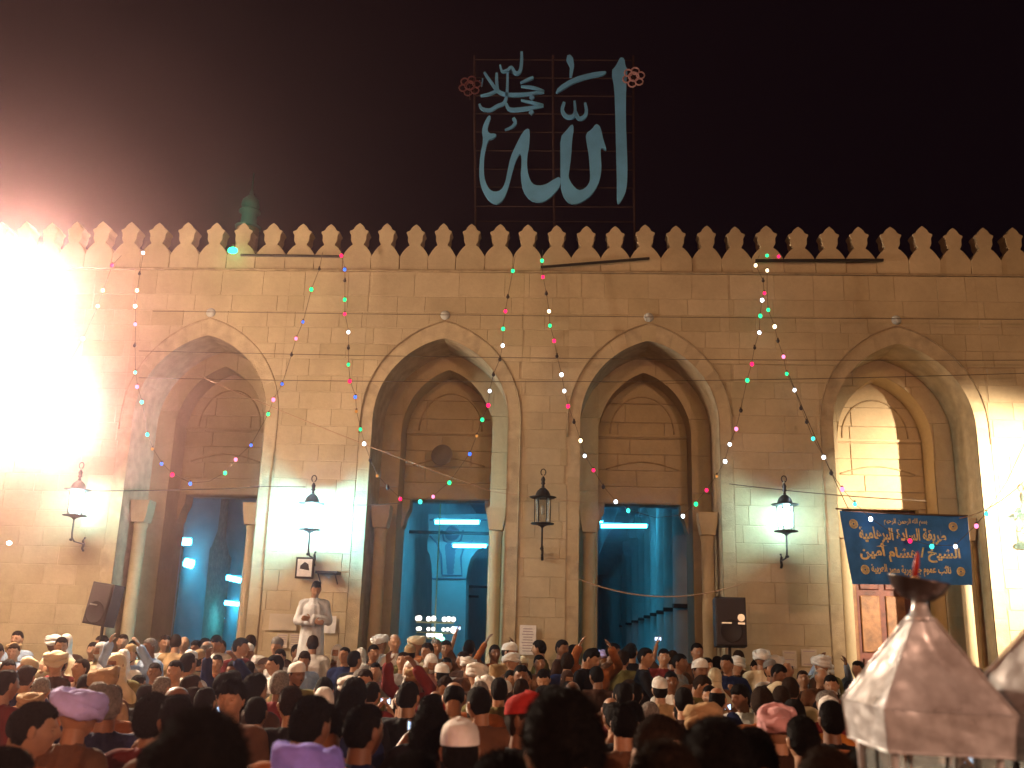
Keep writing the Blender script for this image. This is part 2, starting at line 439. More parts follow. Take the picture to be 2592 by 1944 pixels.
# inner order facing: courses of slabs
def add_courses(y, a, H, x0, x1, z0, z1, ch, wr, name, back):
    z = z0
    while z < z1-.02:
        h = ch if z1-z > ch*1.4 else z1-z
        x = x0
        while x < x1-.02:
            wd = random.uniform(*wr)
            if x1-x-wd < wr[0]*.5: wd = x1-x
            for p in merge_narrow(block_polys(H, a, x, x+wd, z, z+h)):
                part(MB().prism(p, y-random.uniform(0, .006), back, bev=.004), name, M['stone'])
            x += wd
        z += h
for c in ARCH:
    add_courses(Y2, A_IN, Hin, c-A_OUT, c+A_OUT, 0, Hout(0)+.05, .62, (.5, .9), 'inner_jamb_stone', Y2+.03)
    # tympanum wall with slabs, relieving arch, blind arch moulding
    if True:
        y = Y3
        part(MB().box(c-A_IN-.1, c+A_IN+.1, y+.02, y+.32, 4.215, 6.6), 'tympanum', M['mortar'])
        zz = [4.22, 4.50, 4.78, 5.06, 5.33, 5.62, 5.95, 6.45]
        for k in range(len(zz)-1):
            xs = [c-A_IN]+([c-.25+random.uniform(-.2,.2)] if k in (1, 3, 5) else ([c-.42, c+.38] if k in (2, 4) else []))+[c+A_IN]
            for i in range(len(xs)-1):
                part(MB().box(xs[i]+.007, xs[i+1]-.007, y-random.uniform(0,.008), y+.03, zz[k]+.007, zz[k+1]-.007, bev=.005), 'tympanum_slab', M['stone'])
        hm = MB()
        hm.tube([(c-.55, y-.01, 5.42)]+[(c-.55*math.cos(PI*k/24), y-.01, 5.42+.66*math.sin(PI*k/24)) for k in range(25)]+[(c+.55, y-.01, 5.42)], .014, 6)
        part(hm, 'blind_arch_mould', M['mould'], True)
        hm = MB()
        hm.tube([(c-.62+1.24*k/16, y-.012, 4.80+.13*math.sin(PI*k/16)) for k in range(17)], .014, 6)
        part(hm, 'relieving_arch', M['mould'], True)
        part(MB().box(c-A_IN+.0, c+A_IN-.0, y-.035, y+.02, 5.355, 5.395, bev=.008), 'string_course', M['stone'])
        for sgn in (-1, 1):   # corbels under the lintel
            xa = c+sgn*A_IN
            q = [(xa, 4.21), (xa-sgn*.13, 4.21), (xa-sgn*.12, 4.05), (xa-sgn*.06, 3.92), (xa-sgn*.035, 3.78), (xa, 3.72)]
            part(MB().prism(q, Y3-.0, Y3+.35), 'corbel', M['stone'])
# cornice string and merlons
part(MB().box(XL, XR, 14.955, 15.06, 7.80, 7.835, bev=.008), 'string_course', M['mould'])
mxs = [266,338,410,481,553,622,696,771,842,914,983,1056,1125,1194,1268,1337,1408,1484,1556,1631,1709,1787,1857,1937,2017,2094,2167,2247,2326,2404,2480,2557]
mx = [PS(x, 590, 15.12).x for x in mxs]
mx = [mx[0]-.45*k for k in range(9, 0, -1)]+mx+[mx[-1]+.47*k for k in range(1, 9)]
prof = [(0,1.02),(.055,.985),(.115,.945),(.165,.895),(.19,.845),(.24,.81),(.315,.785),(.325,.745),(.29,.70),(.27,.665),(.262,.60),(.265,.52),(.24,.455),(.205,.41),(.195,.36),(.265,.32),(.32,.27),(.39,.20),(.45,.12),(.495,.04),(.50,0)]
for i, x in enumerate(mx):
    if x < XL+.3 or x > XR-.3: continue
    lw = (x-mx[i-1])/2 if i else .23; rw = (mx[i+1]-x)/2 if i+1 < len(mx) else .23
    z0 = 8.06; hgt = .60*random.uniform(.975, 1.02)
    jr = random.uniform(-.008, .008); kk = random.uniform(.95, 1.04)
    q = [(x+p*2*rw*(kk if .1 < h else 1)+jr, z0+h*hgt) for p, h in prof][::-1]
    q2 = [(x-p*2*lw*(kk if .1 < h else 1)+jr, z0+h*hgt) for p, h in prof[1:]]
    q = [(x+rw-.005, 7.84)]+q+q2+[(x-lw+.005, 7.84)]
    dy = random.uniform(-.012, .012)
    part(MB().prism(q, 15.0+dy, 15.24+dy, bev=.008), 'merlon', M['stone'])
# roof, side and hall
part(MB().box(XL, XR, 15.25, 70, 7.82, 7.9), 'roof', M['mortar'])
part(MB().box(XL, XR, 17.0, 70, -.02, .12), 'hall_floor', M['carpet'])
part(MB().box(XL, XR, 17.0, 70, 7.55, 7.75), 'hall_ceiling', M['halldark'])
part(MB().box(XL, XR, 69.7, 70, 0, 7.7), 'hall_back_wall', M['hallstone'])
part(MB().box(XL, XL+.3, 15.3, 70, 0, 7.8), 'side_wall', M['mortar'])
part(MB().box(XR-.3, XR, 15.3, 70, 0, 7.8), 'side_wall', M['mortar'])
mb = MB()
for i, c in enumerate(ARCH):
    xa = XL if i == 0 else ARCH[i-1]+A_IN+.12
    mb.box(xa, c-A_IN-.12, Y3+.36, 17.15, 0, 7.55)
    mb.box(c-A_IN-.12, c+A_IN+.12, Y3+.36, 17.15, 4.24, 7.55)
mb.box(ARCH[-1]+A_IN+.12, XR, Y3+.36, 17.15, 0, 7.55)
part(mb, 'hall_front_wall', M['hallstone'])

# hall of the second doorway: two painted arcade piers one behind the other
def Z5(x, y, Y): return PS(850+x/3.318, 1200+y/3.318, Y)
def outline(pts, Y): return [(p.x, p.z) for p in (Z5(a, b, Y) for a, b in pts)]
Yp = 26.0
base = Z5(810, 1000, Yp).z
poly = [(780,335),(780,520),(768,560),(768,640),(790,680),(805,760),(810,880),(812,1430),(1092,1430),(1095,880),(1108,790),(1135,705),(1180,645),(1262,600),(1330,585),(1330,335)]
q = outline(poly, Yp); q = [(x, z) if not (b == 1430) else (x, .12) for (x, z), (a, b) in zip(q, poly)]
part(MB().prism(q, Yp, Yp+.8), 'arcade_pier', M['hallstone'])
for (x, y, r) in ((980, 500, 62),):
    cpt = Z5(x, y, Yp); rr = r/3.318*Yp/FPX
    ro = part(MB().lathe([(rr, Yp-.05), (rr*.98, Yp-.07), (rr*.82, Yp-.05), (rr*.78, Yp-.02)], (cpt.x, 0, cpt.z), 24, axis='y'), 'roundel', M['hallline'], True)
def strip(pts, Y, wd, name):
    ps = [Z5(a, b, Y) for a, b in pts]; part(MB().tube([(p.x, Y-.02, p.z) for p in ps], wd, 6), name, M['hallline'])
for pts in ([(790,385),(1325,385)], [(790,520),(850,580),(885,680),(895,840),(890,850),(1060,850),(1050,700),(1080,600),(1150,560)], [(812,878),(1095,878)], [(890,470),(910,560),(980,600),(1050,560),(1070,470)]):
    strip(pts, Yp, .025, 'painted_border')
for k in range(6):
    p = Z5(962, 620+k*40, Yp); part(MB().lathe([(.0, Yp-.012), (.16-.012*k, Yp-.01), (.16-.012*k, Yp)], (p.x, 0, p.z), 7, axis='y'), 'painted_ornament', M['hallline'])
Yq = 38.0
poly = [(600,800),(600,1000),(612,1060),(625,1160),(640,1430),(820,1430),(840,1100),(850,1000),(850,800),(805,800),(805,706),(700,735),(640,800)]
q = outline(poly, Yq); q = [(x, z) if b != 1430 else (x, .12) for (x, z), (a, b) in zip(q, poly)]
part(MB().prism(q, Yq, Yq+.8), 'arcade_pier', M['hallstone'])
p = Z5(722, 885, Yq); part(MB().lathe([(.5, Yq-.05), (.47, Yq-.07), (.34, Yq-.05), (.3, Yq-.02)], (p.x, 0, p.z), 20, axis='y'), 'roundel', M['hallline'], True)
strip([(612,815),(800,815)], Yq, .03, 'painted_border'); strip([(615,850),(680,835),(740,835),(800,850)], Yq, .03, 'painted_border')
# tie beams
for (x0, x1, y, Y) in ((600,1262,487,25.2), (1090,1262,945,30), (590,1000,1015,33), (560,820,945,36)):
    a = Z5(x0, y, Y); b = Z5(x1, y, Y)
    part(MB().box(a.x-.5, b.x+.8, Y, Y+.08, a.z-.03, a.z+.05), 'tie_beam', M['iron'])
# columns seen through the third doorway, receding
for i, Y in enumerate((19.4, 21.6, 23.6, 25.7, 28.2, 31, 35, 39.6, 46, 56)):
    x = .019*Y+1.95
    mb = MB(); mb.lathe([(.36, .12), (.36, .55), (.27, .62), (.25, 5.1), (.30, 5.2), (.36, 5.5)], (x+.1, Y, 0), 14)
    c = part(mb, 'hall_column', M['hallstone'], True)
    part(MB().box(x-.28, x+.5, Y-.36, Y+.36, 5.5, 5.85), 'impost_block', M['hallstone'])
    part(MB().box(x-.20, x+.4, Y-.44, Y-.24, 2.6, 2.68, bev=.01), 'shelf_bracket', M['iron'])
part(MB().box(2.75, 3.05, 17.2, 69, .12, 7.5), 'hall_partition', M['hallstone'])
part(MB().box(1.7, 3.3, 18.8, 60, 5.85, 7.5), 'arcade_wall', M['hallstone'])
# columns seen through the first doorway
for (px, Y, r) in ((418, 30, .42), (590*.9, 34, .6), (462, 50, .55)):
    x = P(px, 1250, Y).x
    part(MB().lathe([(r*1.3, .12), (r*1.3, .6), (r, .75), (r*.92, 4.4), (r*1.05, 4.5), (r*1.35, 5.0), (r*1.4, 7.5)], (x, Y, 0), 18), 'hall_column', M['hallstone'], True)
part(MB().box(-4.3, -4.0, 17.3, 69, .12, 7.5), 'hall_partition', M['hallstone'])
part(MB().box(-12, -4.4, 52, 52.4, .12, 7.5), 'hall_partition', M['hallstone'])
# closed wooden door of the fourth arch
c = ARCH[3]; y = Y3+.16
door = part(MB().box(c-A_IN, c+A_IN, y+.03, y+.10, .12, 4.2), 'door', M['wood'])
def dpart(mb, name, m): o = mb.build(name, m, door); return o
for (xa, xb, za, zb, mt) in ((-.70,-.42,.3,3.95,'wood2'), (-.36,-.05,2.9,3.9,'wood'), (-.36,-.05,1.9,2.8,'wood2'), (-.36,-.05,.3,1.8,'wood'), (.05,.36,2.9,3.9,'wood'), (.05,.36,1.9,2.8,'wood2'), (.05,.36,.3,1.8,'wood'), (.42,.70,.3,3.95,'wood')):
    dpart(MB().box(c+xa, c+xb, y-.0, y+.035, za, zb, bev=.012), 'door_panel', M[mt])
dpart(MB().box(c-.74, c+.74, y-.03, y+.03, 4.0, 4.12), 'door_rail', M['wood2'])

# ------------------------------------------------------------------ fluorescent tubes of the hall
def tube_lamp(a, b, r, m, label, extra=None):
    root = empty('fluorescent_lamp', (a+b)/2)
    tag(root, label, 'fluorescent lamp', 'fluorescent lamps inside the hall')
    mid = (a+b)/2
    MB().tube([a-mid, (a-mid)*.0, b-mid], r, 8).build('tube', m, root)
    d = b-a
    MB().box(min(a.x,b.x)-mid.x-.05, max(a.x,b.x)-mid.x+.05, .05, .11, r*.7, r*.7+.05).build('housing', M['halldark'], root)
    return root
TL = [((835,403),(1200,405),24.0,.045,'tubebig','long blue white tube lamp at the top of the second doorway'),
      ((985,602),(1262,604),25.0,.04,'tubebig','blue white tube lamp half hidden by the right jamb of second doorway'),
      ((590,937),(655,940),36,.045,'tubelight','short tube lamp low left in second doorway, uppermost of that stack'),
      ((588,1006),(765,1016),36,.055,'tubebig','bright tube lamp left in second doorway below the shortest one'),
      ((680,1073),(855,1085),44,.05,'tubelight','slightly tilted thin tube lamp in second doorway before the far pier'),
      ((675,1144),(790,1146),52,.03,'tubelight','faintest tube lamp above the chandelier in second doorway'),
      ((570,1275),(660,1280),45,.06,'tubelight','low short tube lamp at left edge of second doorway near the heads')]
for a, b, Y, r, mt, lb in TL: tube_lamp(Z5(*a, Y), Z5(*b, Y), r, M[mt], lb)
def Z6(x, y, Y): return PS(1400+x/3.318, 1200+y/3.318, Y)
tube_lamp(Z6(405,437,24), Z6(785,437,24), .04, M['tubebig'], 'single long blue tube lamp at the top of the third doorway')
def Z3(x, y, Y): return PS(200+x/3.016, 1100+y/3.016, Y)
for a, b, Y, r, lb in (((768,817),(850,819),27,.10,'wide tube lamp highest in the first doorway'), ((810,975),(870,992),29,.13,'stubby bright lamp second from top in first doorway'),
                    ((1130,1090),(1232,1114),30,.08,'slanting tube lamp by the right jamb of first doorway'), ((1115,1284),(1217,1296),33,.07,'thin tube lamp by right jamb of first doorway, middle of three'),
                    ((1120,1390),(1190,1406),36,.10,'short lamp lowest by the right jamb of first doorway')):
    tube_lamp(Z3(*a, Y), Z3(*b, Y), r, M['tubelight'], lb)
# lamps added under the hall ceiling, out of sight, to keep the hall blue
for (x, y, hl) in ((-8, 24, 'first doorway, nearer one'), (-7, 38, 'first doorway, farther one'), (-1.5, 21, 'second doorway, nearest of three'), (-2.2, 33, 'second doorway, middle of three'), (-1, 52, 'second doorway, farthest of three'), (1.2, 22, 'third doorway, nearest of three'), (1.6, 30, 'third doorway, middle of three'), (2.0, 42, 'third doorway, farthest of three')):
    root = empty('fluorescent_lamp', (x, y, 6.9)); tag(root, 'added unseen ceiling tube lamp behind the '+hl, 'fluorescent lamp', 'added fluorescent lamps high in the hall')
    MB().tube([(-.7, 0, 0), (0, 0, 0), (.7, 0, 0)], .04, 8).build('tube', M['tubebig'], root); MB().box(-.75, .75, -.05, .05, .05, .12).build('housing', M['halldark'], root)
# chandelier
Yc = 22
cc = Z5(832, 1260, Yc); ch = empty('chandelier', cc); tag(ch, 'two tier chandelier of white globe lamps inside the second doorway', 'chandelier')
for (dz, rad, n, gr) in ((Z5(832,1215,Yc).z-cc.z, .41, 7, .055), (Z5(832,1302,Yc).z-cc.z, .39, 7, .042), (Z5(832,1352,Yc).z-cc.z, .14, 4, .048)):
    MB().tube([(rad*math.cos(2*PI*k/24), rad*math.sin(2*PI*k/24), dz-.08) for k in range(25)], .018, 6).build('ring', M['gold'], ch)
    for k in range(n):
        a = 2*PI*(k+.3)/n
        MB().ell((rad*math.cos(a), rad*math.sin(a), dz), gr, 10).build('globe', M['globe'], ch, True)
MB().tube([(0, 0, 5.2), (0, 0, 0), (0, 0, -.3)], .015, 6).build('stem', M['gold'], ch)
g = Z5(990, 1308, 22); o = MB().ell((0,0,0), .075, 12).build('globe_lamp', M['globe'], None, True, g); tag(o, 'single white globe lamp right of the chandelier', 'lamp')
g = Z5(878, 1382, 21.5); o = MB().ell((0,0,0), (.1, .05, .05), 12).build('green_lamp', emis('green white lamp', (.3,1,.6), 4), None, True, g); tag(o, 'green lamp just below the chandelier', 'lamp')

# ------------------------------------------------------------------ rooftop calligraphy sign
YS = 15.6
def Z1(x, y, Y=YS): return PS(1150+x/3.191, 100+y/3.191, Y)
so = Z1(800, 1560); sign = empty('calligraphy_sign', so)
tag(sign, 'huge pale blue Arabic calligraphy on an open steel frame above the roof', 'sign')
def L1(x, y, dy=0): p = Z1(x, y); return Vector((p.x-so.x, dy, p.z-so.z))
for x in (165, 800, 1448): MB().tube([L1(x-3, 130), L1(x, 800), L1(x+6, 1500), L1(x+8, 1750)], .022, 6).build('post', M['frame_steel'], sign)
for y in (165, 312, 456, 602, 750, 900, 1050, 1195, 1350, 1470): MB().tube([L1(158, y-3), L1(800, y), L1(1455, y+4)], .013, 5).build('rail', M['frame_steel'], sign)
def glyph(poly, name='letter'):
    q = [(L1(x, y).x, L1(x, y).z) for x, y in poly]
    cen = MB().prism(q, -.09, -.04)
    me = bpy.data.meshes.new(name); bm = bmesh.new()
    vs = [bm.verts.new((x, -.09, z)) for x, z in q]; f = bm.faces.new(vs)
    r = bmesh.ops.extrude_face_region(bm, geom=[f]); bmesh.ops.translate(bm, vec=(0, .05, 0), verts=[v for v in r['geom'] if isinstance(v, bmesh.types.BMVert)])
    bmesh.ops.triangulate(bm, faces=[f for f in bm.faces if len(f.verts) > 4]); bmesh.ops.recalc_face_normals(bm, faces=bm.faces)
    bm.to_mesh(me); bm.free(); me.materials.append(M['letters']); link(name, me, sign)
def smooth_poly(p, it=2):
    for _ in range(it):
        q = []
        for i in range(len(p)):
            a, b = p[i], p[(i+1) % len(p)]
            q += [(a[0]*.75+b[0]*.25, a[1]*.75+b[1]*.25), (a[0]*.25+b[0]*.75, a[1]*.25+b[1]*.75)]
        p = q
    return p
glyph(smooth_poly([(1340,165),(1372,175),(1380,240),(1398,262),(1385,400),(1383,700),(1392,900),(1397,1100),(1390,1220),(1365,1290),(1325,1350),(1310,1325),(1312,1200),(1305,900),(1298,600),(1292,400),(1265,275),(1300,240),(1325,190)], 1))
glyph(smooth_poly([(1140,703),(1165,710),(1182,740),(1205,840),(1228,905),(1222,915),(1178,885),(1183,980),(1188,1060),(1175,1150),(1135,1240),(1080,1300),(1000,1345),(930,1342),(885,1295),(862,1230),(857,1150),(857,1000),(855,810),(900,760),(950,700),(966,730),(952,820),(945,950),(930,1060),(920,1130),(950,1190),(1000,1238),(1050,1225),(1085,1185),(1097,1140),(1092,1030),(1083,930),(1068,850),(1060,780),(1110,745)], 1))
glyph(smooth_poly([(856,1122),(800,1150),(740,1190),(680,1200),(630,1185),(600,1120),(588,1040),(590,950),(606,880),(612,750),(590,738),(555,765),(500,870),(455,970),(432,1080),(412,1180),(380,1235),(330,1250),(285,1230),(250,1160),(240,1080),(245,950),(275,830),(315,820),(345,795),(332,778),(285,780),(268,745),(285,690),(300,640),(278,632),(240,700),(224,760),(238,830),(212,950),(202,1100),(215,1200),(260,1295),(310,1340),(350,1350),(400,1315),(440,1210),(480,1050),(510,970),(538,930),(545,1010),(536,1130),(555,1240),(610,1315),(690,1337),(760,1310),(825,1245),(858,1192)], 1))
glyph([(912,150),(935,145),(958,170),(968,230),(950,320),(930,322),(932,240),(905,185)])
glyph(smooth_poly([(815,460),(838,405),(960,330),(1100,290),(1215,275),(1230,287),(1190,312),(1080,332),(960,372),(880,425)], 1))
def stroke(pts, w0, w1=None):
    w1 = w1 or w0; n = len(pts); L = []; Rr = []
    for i, (x, y) in enumerate(pts):
        a = pts[max(0, i-1)]; b = pts[min(n-1, i+1)]; dx, dy = b[0]-a[0], b[1]-a[1]; l = math.hypot(dx, dy) or 1
        ww = (w0+(w1-w0)*i/(n-1))*(.6+.4*math.sin(PI*(i+.6)/(n+.2)))/2
        L.append((x-dy/l*ww, y+dx/l*ww)); Rr.append((x+dy/l*ww, y-dx/l*ww))
    glyph(L+Rr[::-1], 'letter')
def dens(pts, n=4):
    out = []
    for i in range(len(pts)-1):
        p0 = pts[max(0, i-1)]; p1 = pts[i]; p2 = pts[i+1]; p3 = pts[min(len(pts)-1, i+2)]
        for k in range(n):
            t = k/n
            f = lambda a, b, c, d: .5*(2*b+(c-a)*t+(2*a-5*b+4*c-d)*t*t+(3*b-a-3*c+d)*t**3)
            out.append((f(p0[0],p1[0],p2[0],p3[0]), f(p0[1],p1[1],p2[1],p3[1])))
    return out+[pts[-1]]
for pts, a, b in (([(888,525),(872,590),(905,640),(955,640),(975,600),(970,515)], 34, 26), ([(976,600),(1005,655),(1052,640),(1066,590),(1055,530)], 34, 26),
                  ([(478,652),(494,690),(465,725),(410,748)], 34, 14), ([(545,118),(545,190),(532,275),(495,290),(462,245),(432,268),(388,275),(372,225)], 32, 20),
                  ([(245,285),(300,365),(352,432),(420,462),(560,462),(725,440)], 24, 30), ([(725,438),(640,408),(540,396)], 24, 16), ([(640,325),(590,345),(535,368)], 26, 14),
                  ([(345,290),(345,370),(355,430)], 26, 26), ([(345,432),(280,460),(215,472)], 26, 14), ([(205,540),(225,575),(290,588),(350,555),(405,530),(424,470),(430,400),(432,290)], 26, 26),
                  ([(420,535),(455,585),(590,575),(720,552)], 30, 28), ([(720,550),(640,530),(540,508)], 24, 16), ([(232,335),(222,390),(208,350)], 12, 8)):
    stroke(dens(pts), a, b)
for x, y in ((628, 487), (624, 605)):
    glyph([(x-22, y), (x, y-22), (x+22, y), (x, y+22)])
M['rosette1'] = mat('pink lamp tube', (.45,.26,.26), .5); M['rosette2'] = mat('dull red lamp tube', (.12,.035,.035), .5)
for (x, y, mt, lb) in ((1445, 330, 'rosette1', 'pink flower shaped lamp rosette at the sign top right corner'), (130, 400, 'rosette2', 'dull red unlit lamp rosette at the upper left of the sign')):
    root = empty('lamp_rosette', Z1(x, y)); root.location.y = YS-.1; tag(root, lb, 'lamp')
    for k in range(6):
        a = 2*PI*k/6+.3; cx, cz = .13*math.cos(a), .13*math.sin(a)
        MB().tube([(cx+.07*math.cos(t*PI/5), 0, cz+.07*math.sin(t*PI/5)) for t in range(11)], .016, 5).build('petal', M[mt], root)
    MB().tube([(.09*math.cos(t*PI/6), -.02, .09*math.sin(t*PI/6)) for t in range(13)], .018, 5).build('centre_ring', M[mt], root)
    MB().tube([(0, 0, .0), (0, .05, -.1), (0, .1, -.22)], .012, 5).build('bracket', M['frame_steel'], root)

# distant minaret
p = P(540, 455, 44); mn = empty('minaret', (p.x, 44, 0)); tag(mn, 'faint green lit minaret top behind the roof at left', 'minaret')
M['green_lit_stone'] = mat('green lit stone', (.12,.22,.19), .8)  # green glow of the minaret lamp put into the stone colour
k = 44/(FPX)*K
MB().lathe([(1.0, 0), (.9, p.z-2.4), (.55, p.z-2.2), (.55, p.z-1.0)], n=12).build('shaft', M['mould'], mn)
MB().lathe([(.62, p.z-1.0), (.66, p.z-.9), (.4, p.z-.75), (.38, p.z-.2), (.55, p.z-.1), (.5, p.z+.0)], n=12).build('gallery', M['green_lit_stone'], mn, True)
MB().lathe([(.30, p.z), (.46, p.z+.25), (.40, p.z+.55), (.12, p.z+.85), (.03, p.z+1.2), (.03, p.z+2.0), (0, p.z+2.1)], n=12).build('dome', M['green_lit_stone'], mn, True)
lamp('minaret_lamp_light', 'POINT', (p.x, 42.2, p.z-.6), 30, (.1,1,.6), .2)

# ------------------------------------------------------------------ floodlights
def flood_left():
    p = P(25, 690, 12.4); root = empty('floodlight_mast', (p.x-.25, 12.9, .17))
    tag(root, 'glaring twin floodlight on a pole at the left edge in front of the wall', 'floodlight')
    z = p.z-.17
    MB().lathe([(.16, 0), (.16, .05), (.05, .08), (.04, z+.5)], n=12).build('pole', M['iron'], root)
    for i, (px, py, rr) in enumerate(((18, 640, .30), (92, 890, .26))):
        q = P(px, py, 12.4)-root.location
        MB().lathe([(rr*.55, .28), (rr*.8, .2), (rr*1.06, .05), (rr*1.06, -.02), (rr*.98, -.02)], (q.x, q.y+.05, q.z), 24, axis='y').build('housing', M['iron'], root, True)
        MB().ell((q.x, q.y-.02, q.z), (rr, rr*.13, rr), 24).build('lens', M['floodlens'], root, True)
        MB().tube([(0, 0, q.z-.1), (q.x*.5, q.y*.6, q.z-.12), (q.x, q.y+.28, q.z)], .03, 6).build('arm', M['iron'], root)
flood_left()
def flood_right():
    root = empty('floodlight_mast', (8.6, 10.45, 0))
    tag(root, 'floodlight with a barn door beyond the right edge that whitens the last pier', 'floodlight')
    MB().lathe([(.16, 0), (.16, .05), (.05, .08), (.04, 5.0)], n=12).build('pole', M['iron'], root)
    MB().box(-.14, .14, -.20, .0, 4.86, 5.14, bev=.01).build('housing', M['iron'], root)
    MB().lathe([(.0, .012), (.10, .012), (.10, .004), (0, .004)], (0, 0, 5.0), 16, axis='y').build('lens', emis('right floodlight lens', (1,.78,.5), 60), root, True)
    # barn door: cuts the beam off along a slanting line on the wall
    MB().prism([(-1.1, .21), (-.42, .20), (-.30, .138), (-.176, .086), (.3, -.115), (.3, .55), (-1.1, .55)], .59, .60).build('barn_door', M['iron'], root, loc=(0, 0, 5.0))
    MB().tube([(0, -.02, 5.14), (-.2, .3, 5.35), (-.3, .59, 5.4)], .012, 6).build('barn_door_arm', M['iron'], root)
    lamp('floodlight_beam', 'SPOT', (8.6, 10.5, 5.0), 13000, (1,.82,.58), .05, target=(6.95, 15, 3.7), angle=59, blend=.95)
flood_right()

# ------------------------------------------------------------------ wall lanterns
def lantern(px, py, lit, label, yaw=0):
    p = P(px, py, 14.55); root = empty('wall_lantern', p, yaw); tag(root, label, 'lantern', 'iron lanterns on the piers')
    I = M['iron']
    # local z: body centre 0 ; total about 1.35 m
    MB().lathe([(0, .66), (.02, .64), (.045, .58), (.03, .52), (.05, .50), (.02, .46), (.035, .42), (.02, .39)], n=10).build('finial', I, root, True)
    MB().tube([(.05*math.cos(a), 0, .74+.07*math.sin(a)) for a in [PI*(-.4+1.8*k/12) for k in range(13)]], .012, 6).build('crescent', I, root)
    MB().lathe([(.02, .41), (.06, .39), (.12, .33), (.15, .26), (.155, .22), (.24, .20), (.245, .18), (.16, .175)], n=12).build('dome_roof', I, root, True)
    cage = MB()
    for k in range(6):
        a = 2*PI*k/6; cage.tube([(.155*math.cos(a), .155*math.sin(a), .19), (.16*math.cos(a), .16*math.sin(a), 0), (.13*math.cos(a), .13*math.sin(a), -.19)], .0105, 5)
    cage.build('cage_rods', I, root)
    for k in range(6):
        a0, a1 = 2*PI*k/6+.07, 2*PI*(k+1)/6-.07
        MB().add([(.15*math.cos(a0), .15*math.sin(a0), .17), (.15*math.cos(a1), .15*math.sin(a1), .17), (.122*math.cos(a1), .122*math.sin(a1), -.18), (.122*math.cos(a0), .122*math.sin(a0), -.18)], [(0, 1, 2, 3)]).build('pane', M['glass'], root)
    MB().lathe([(.12, -.185), (.20, -.195), (.20, -.215), (.10, -.235), (.04, -.27), (.018, -.30)], n=12).build('base_plate', I, root, True)
    if lit: MB().ell((0, 0, .0), (.062, .062, .10), 12).build('bulb', M['lampbright' if 'brightest' in label else 'lampwhite'], root, True)
    else: MB().ell((0, 0, .0), (.04, .04, .07), 10).build('bulb', M['hallstone'], root, True)
    MB().tube([(0, 0, -.28), (0, .0, -.6), (0, .02, -.72), (0, .12, -.80), (0, .43, -.82)], .016, 6).build('stem', I, root)
    MB().tube([(0, .43, -.66), (0, .38, -.74), (0, .42, -.82), (0, .38, -.92), (0, .43, -.98)], .022, 6).build('wall_bracket', I, root)
    MB().ell((0, .0, -.77), .035, 8).build('knob', I, root, True)
    for ch_ in [o_ for o_ in C.objects if o_.parent is root]:
        for v in ch_.data.vertices:
            x_, y_, z_ = v.co
            z_ = .19+(z_-.19)*.70 if z_ > .19 else (-.2+(z_+.2)*.65 if z_ < -.2 else z_)
            k_ = .74 if (abs(z_) < .188 or (z_ > .19 and math.hypot(x_, y_) < .2)) else .88
            v.co = (x_*k_, y_*(k_ if abs(y_) < .3 else 1), z_)
    return root
lantern(165, 1085, True, 'lit iron lantern on the leftmost pier in the glare')
lantern(672, 1115, True, 'brightest lit iron lantern, above the standing man in white')
lantern(1172, 1102, False, 'unlit iron lantern on the middle pier')
lantern(1697, 1118, True, 'lit iron lantern on the pier beside the blue banner')
lantern(2268, 1120, True, 'iron lantern on the last pier beyond the right edge')

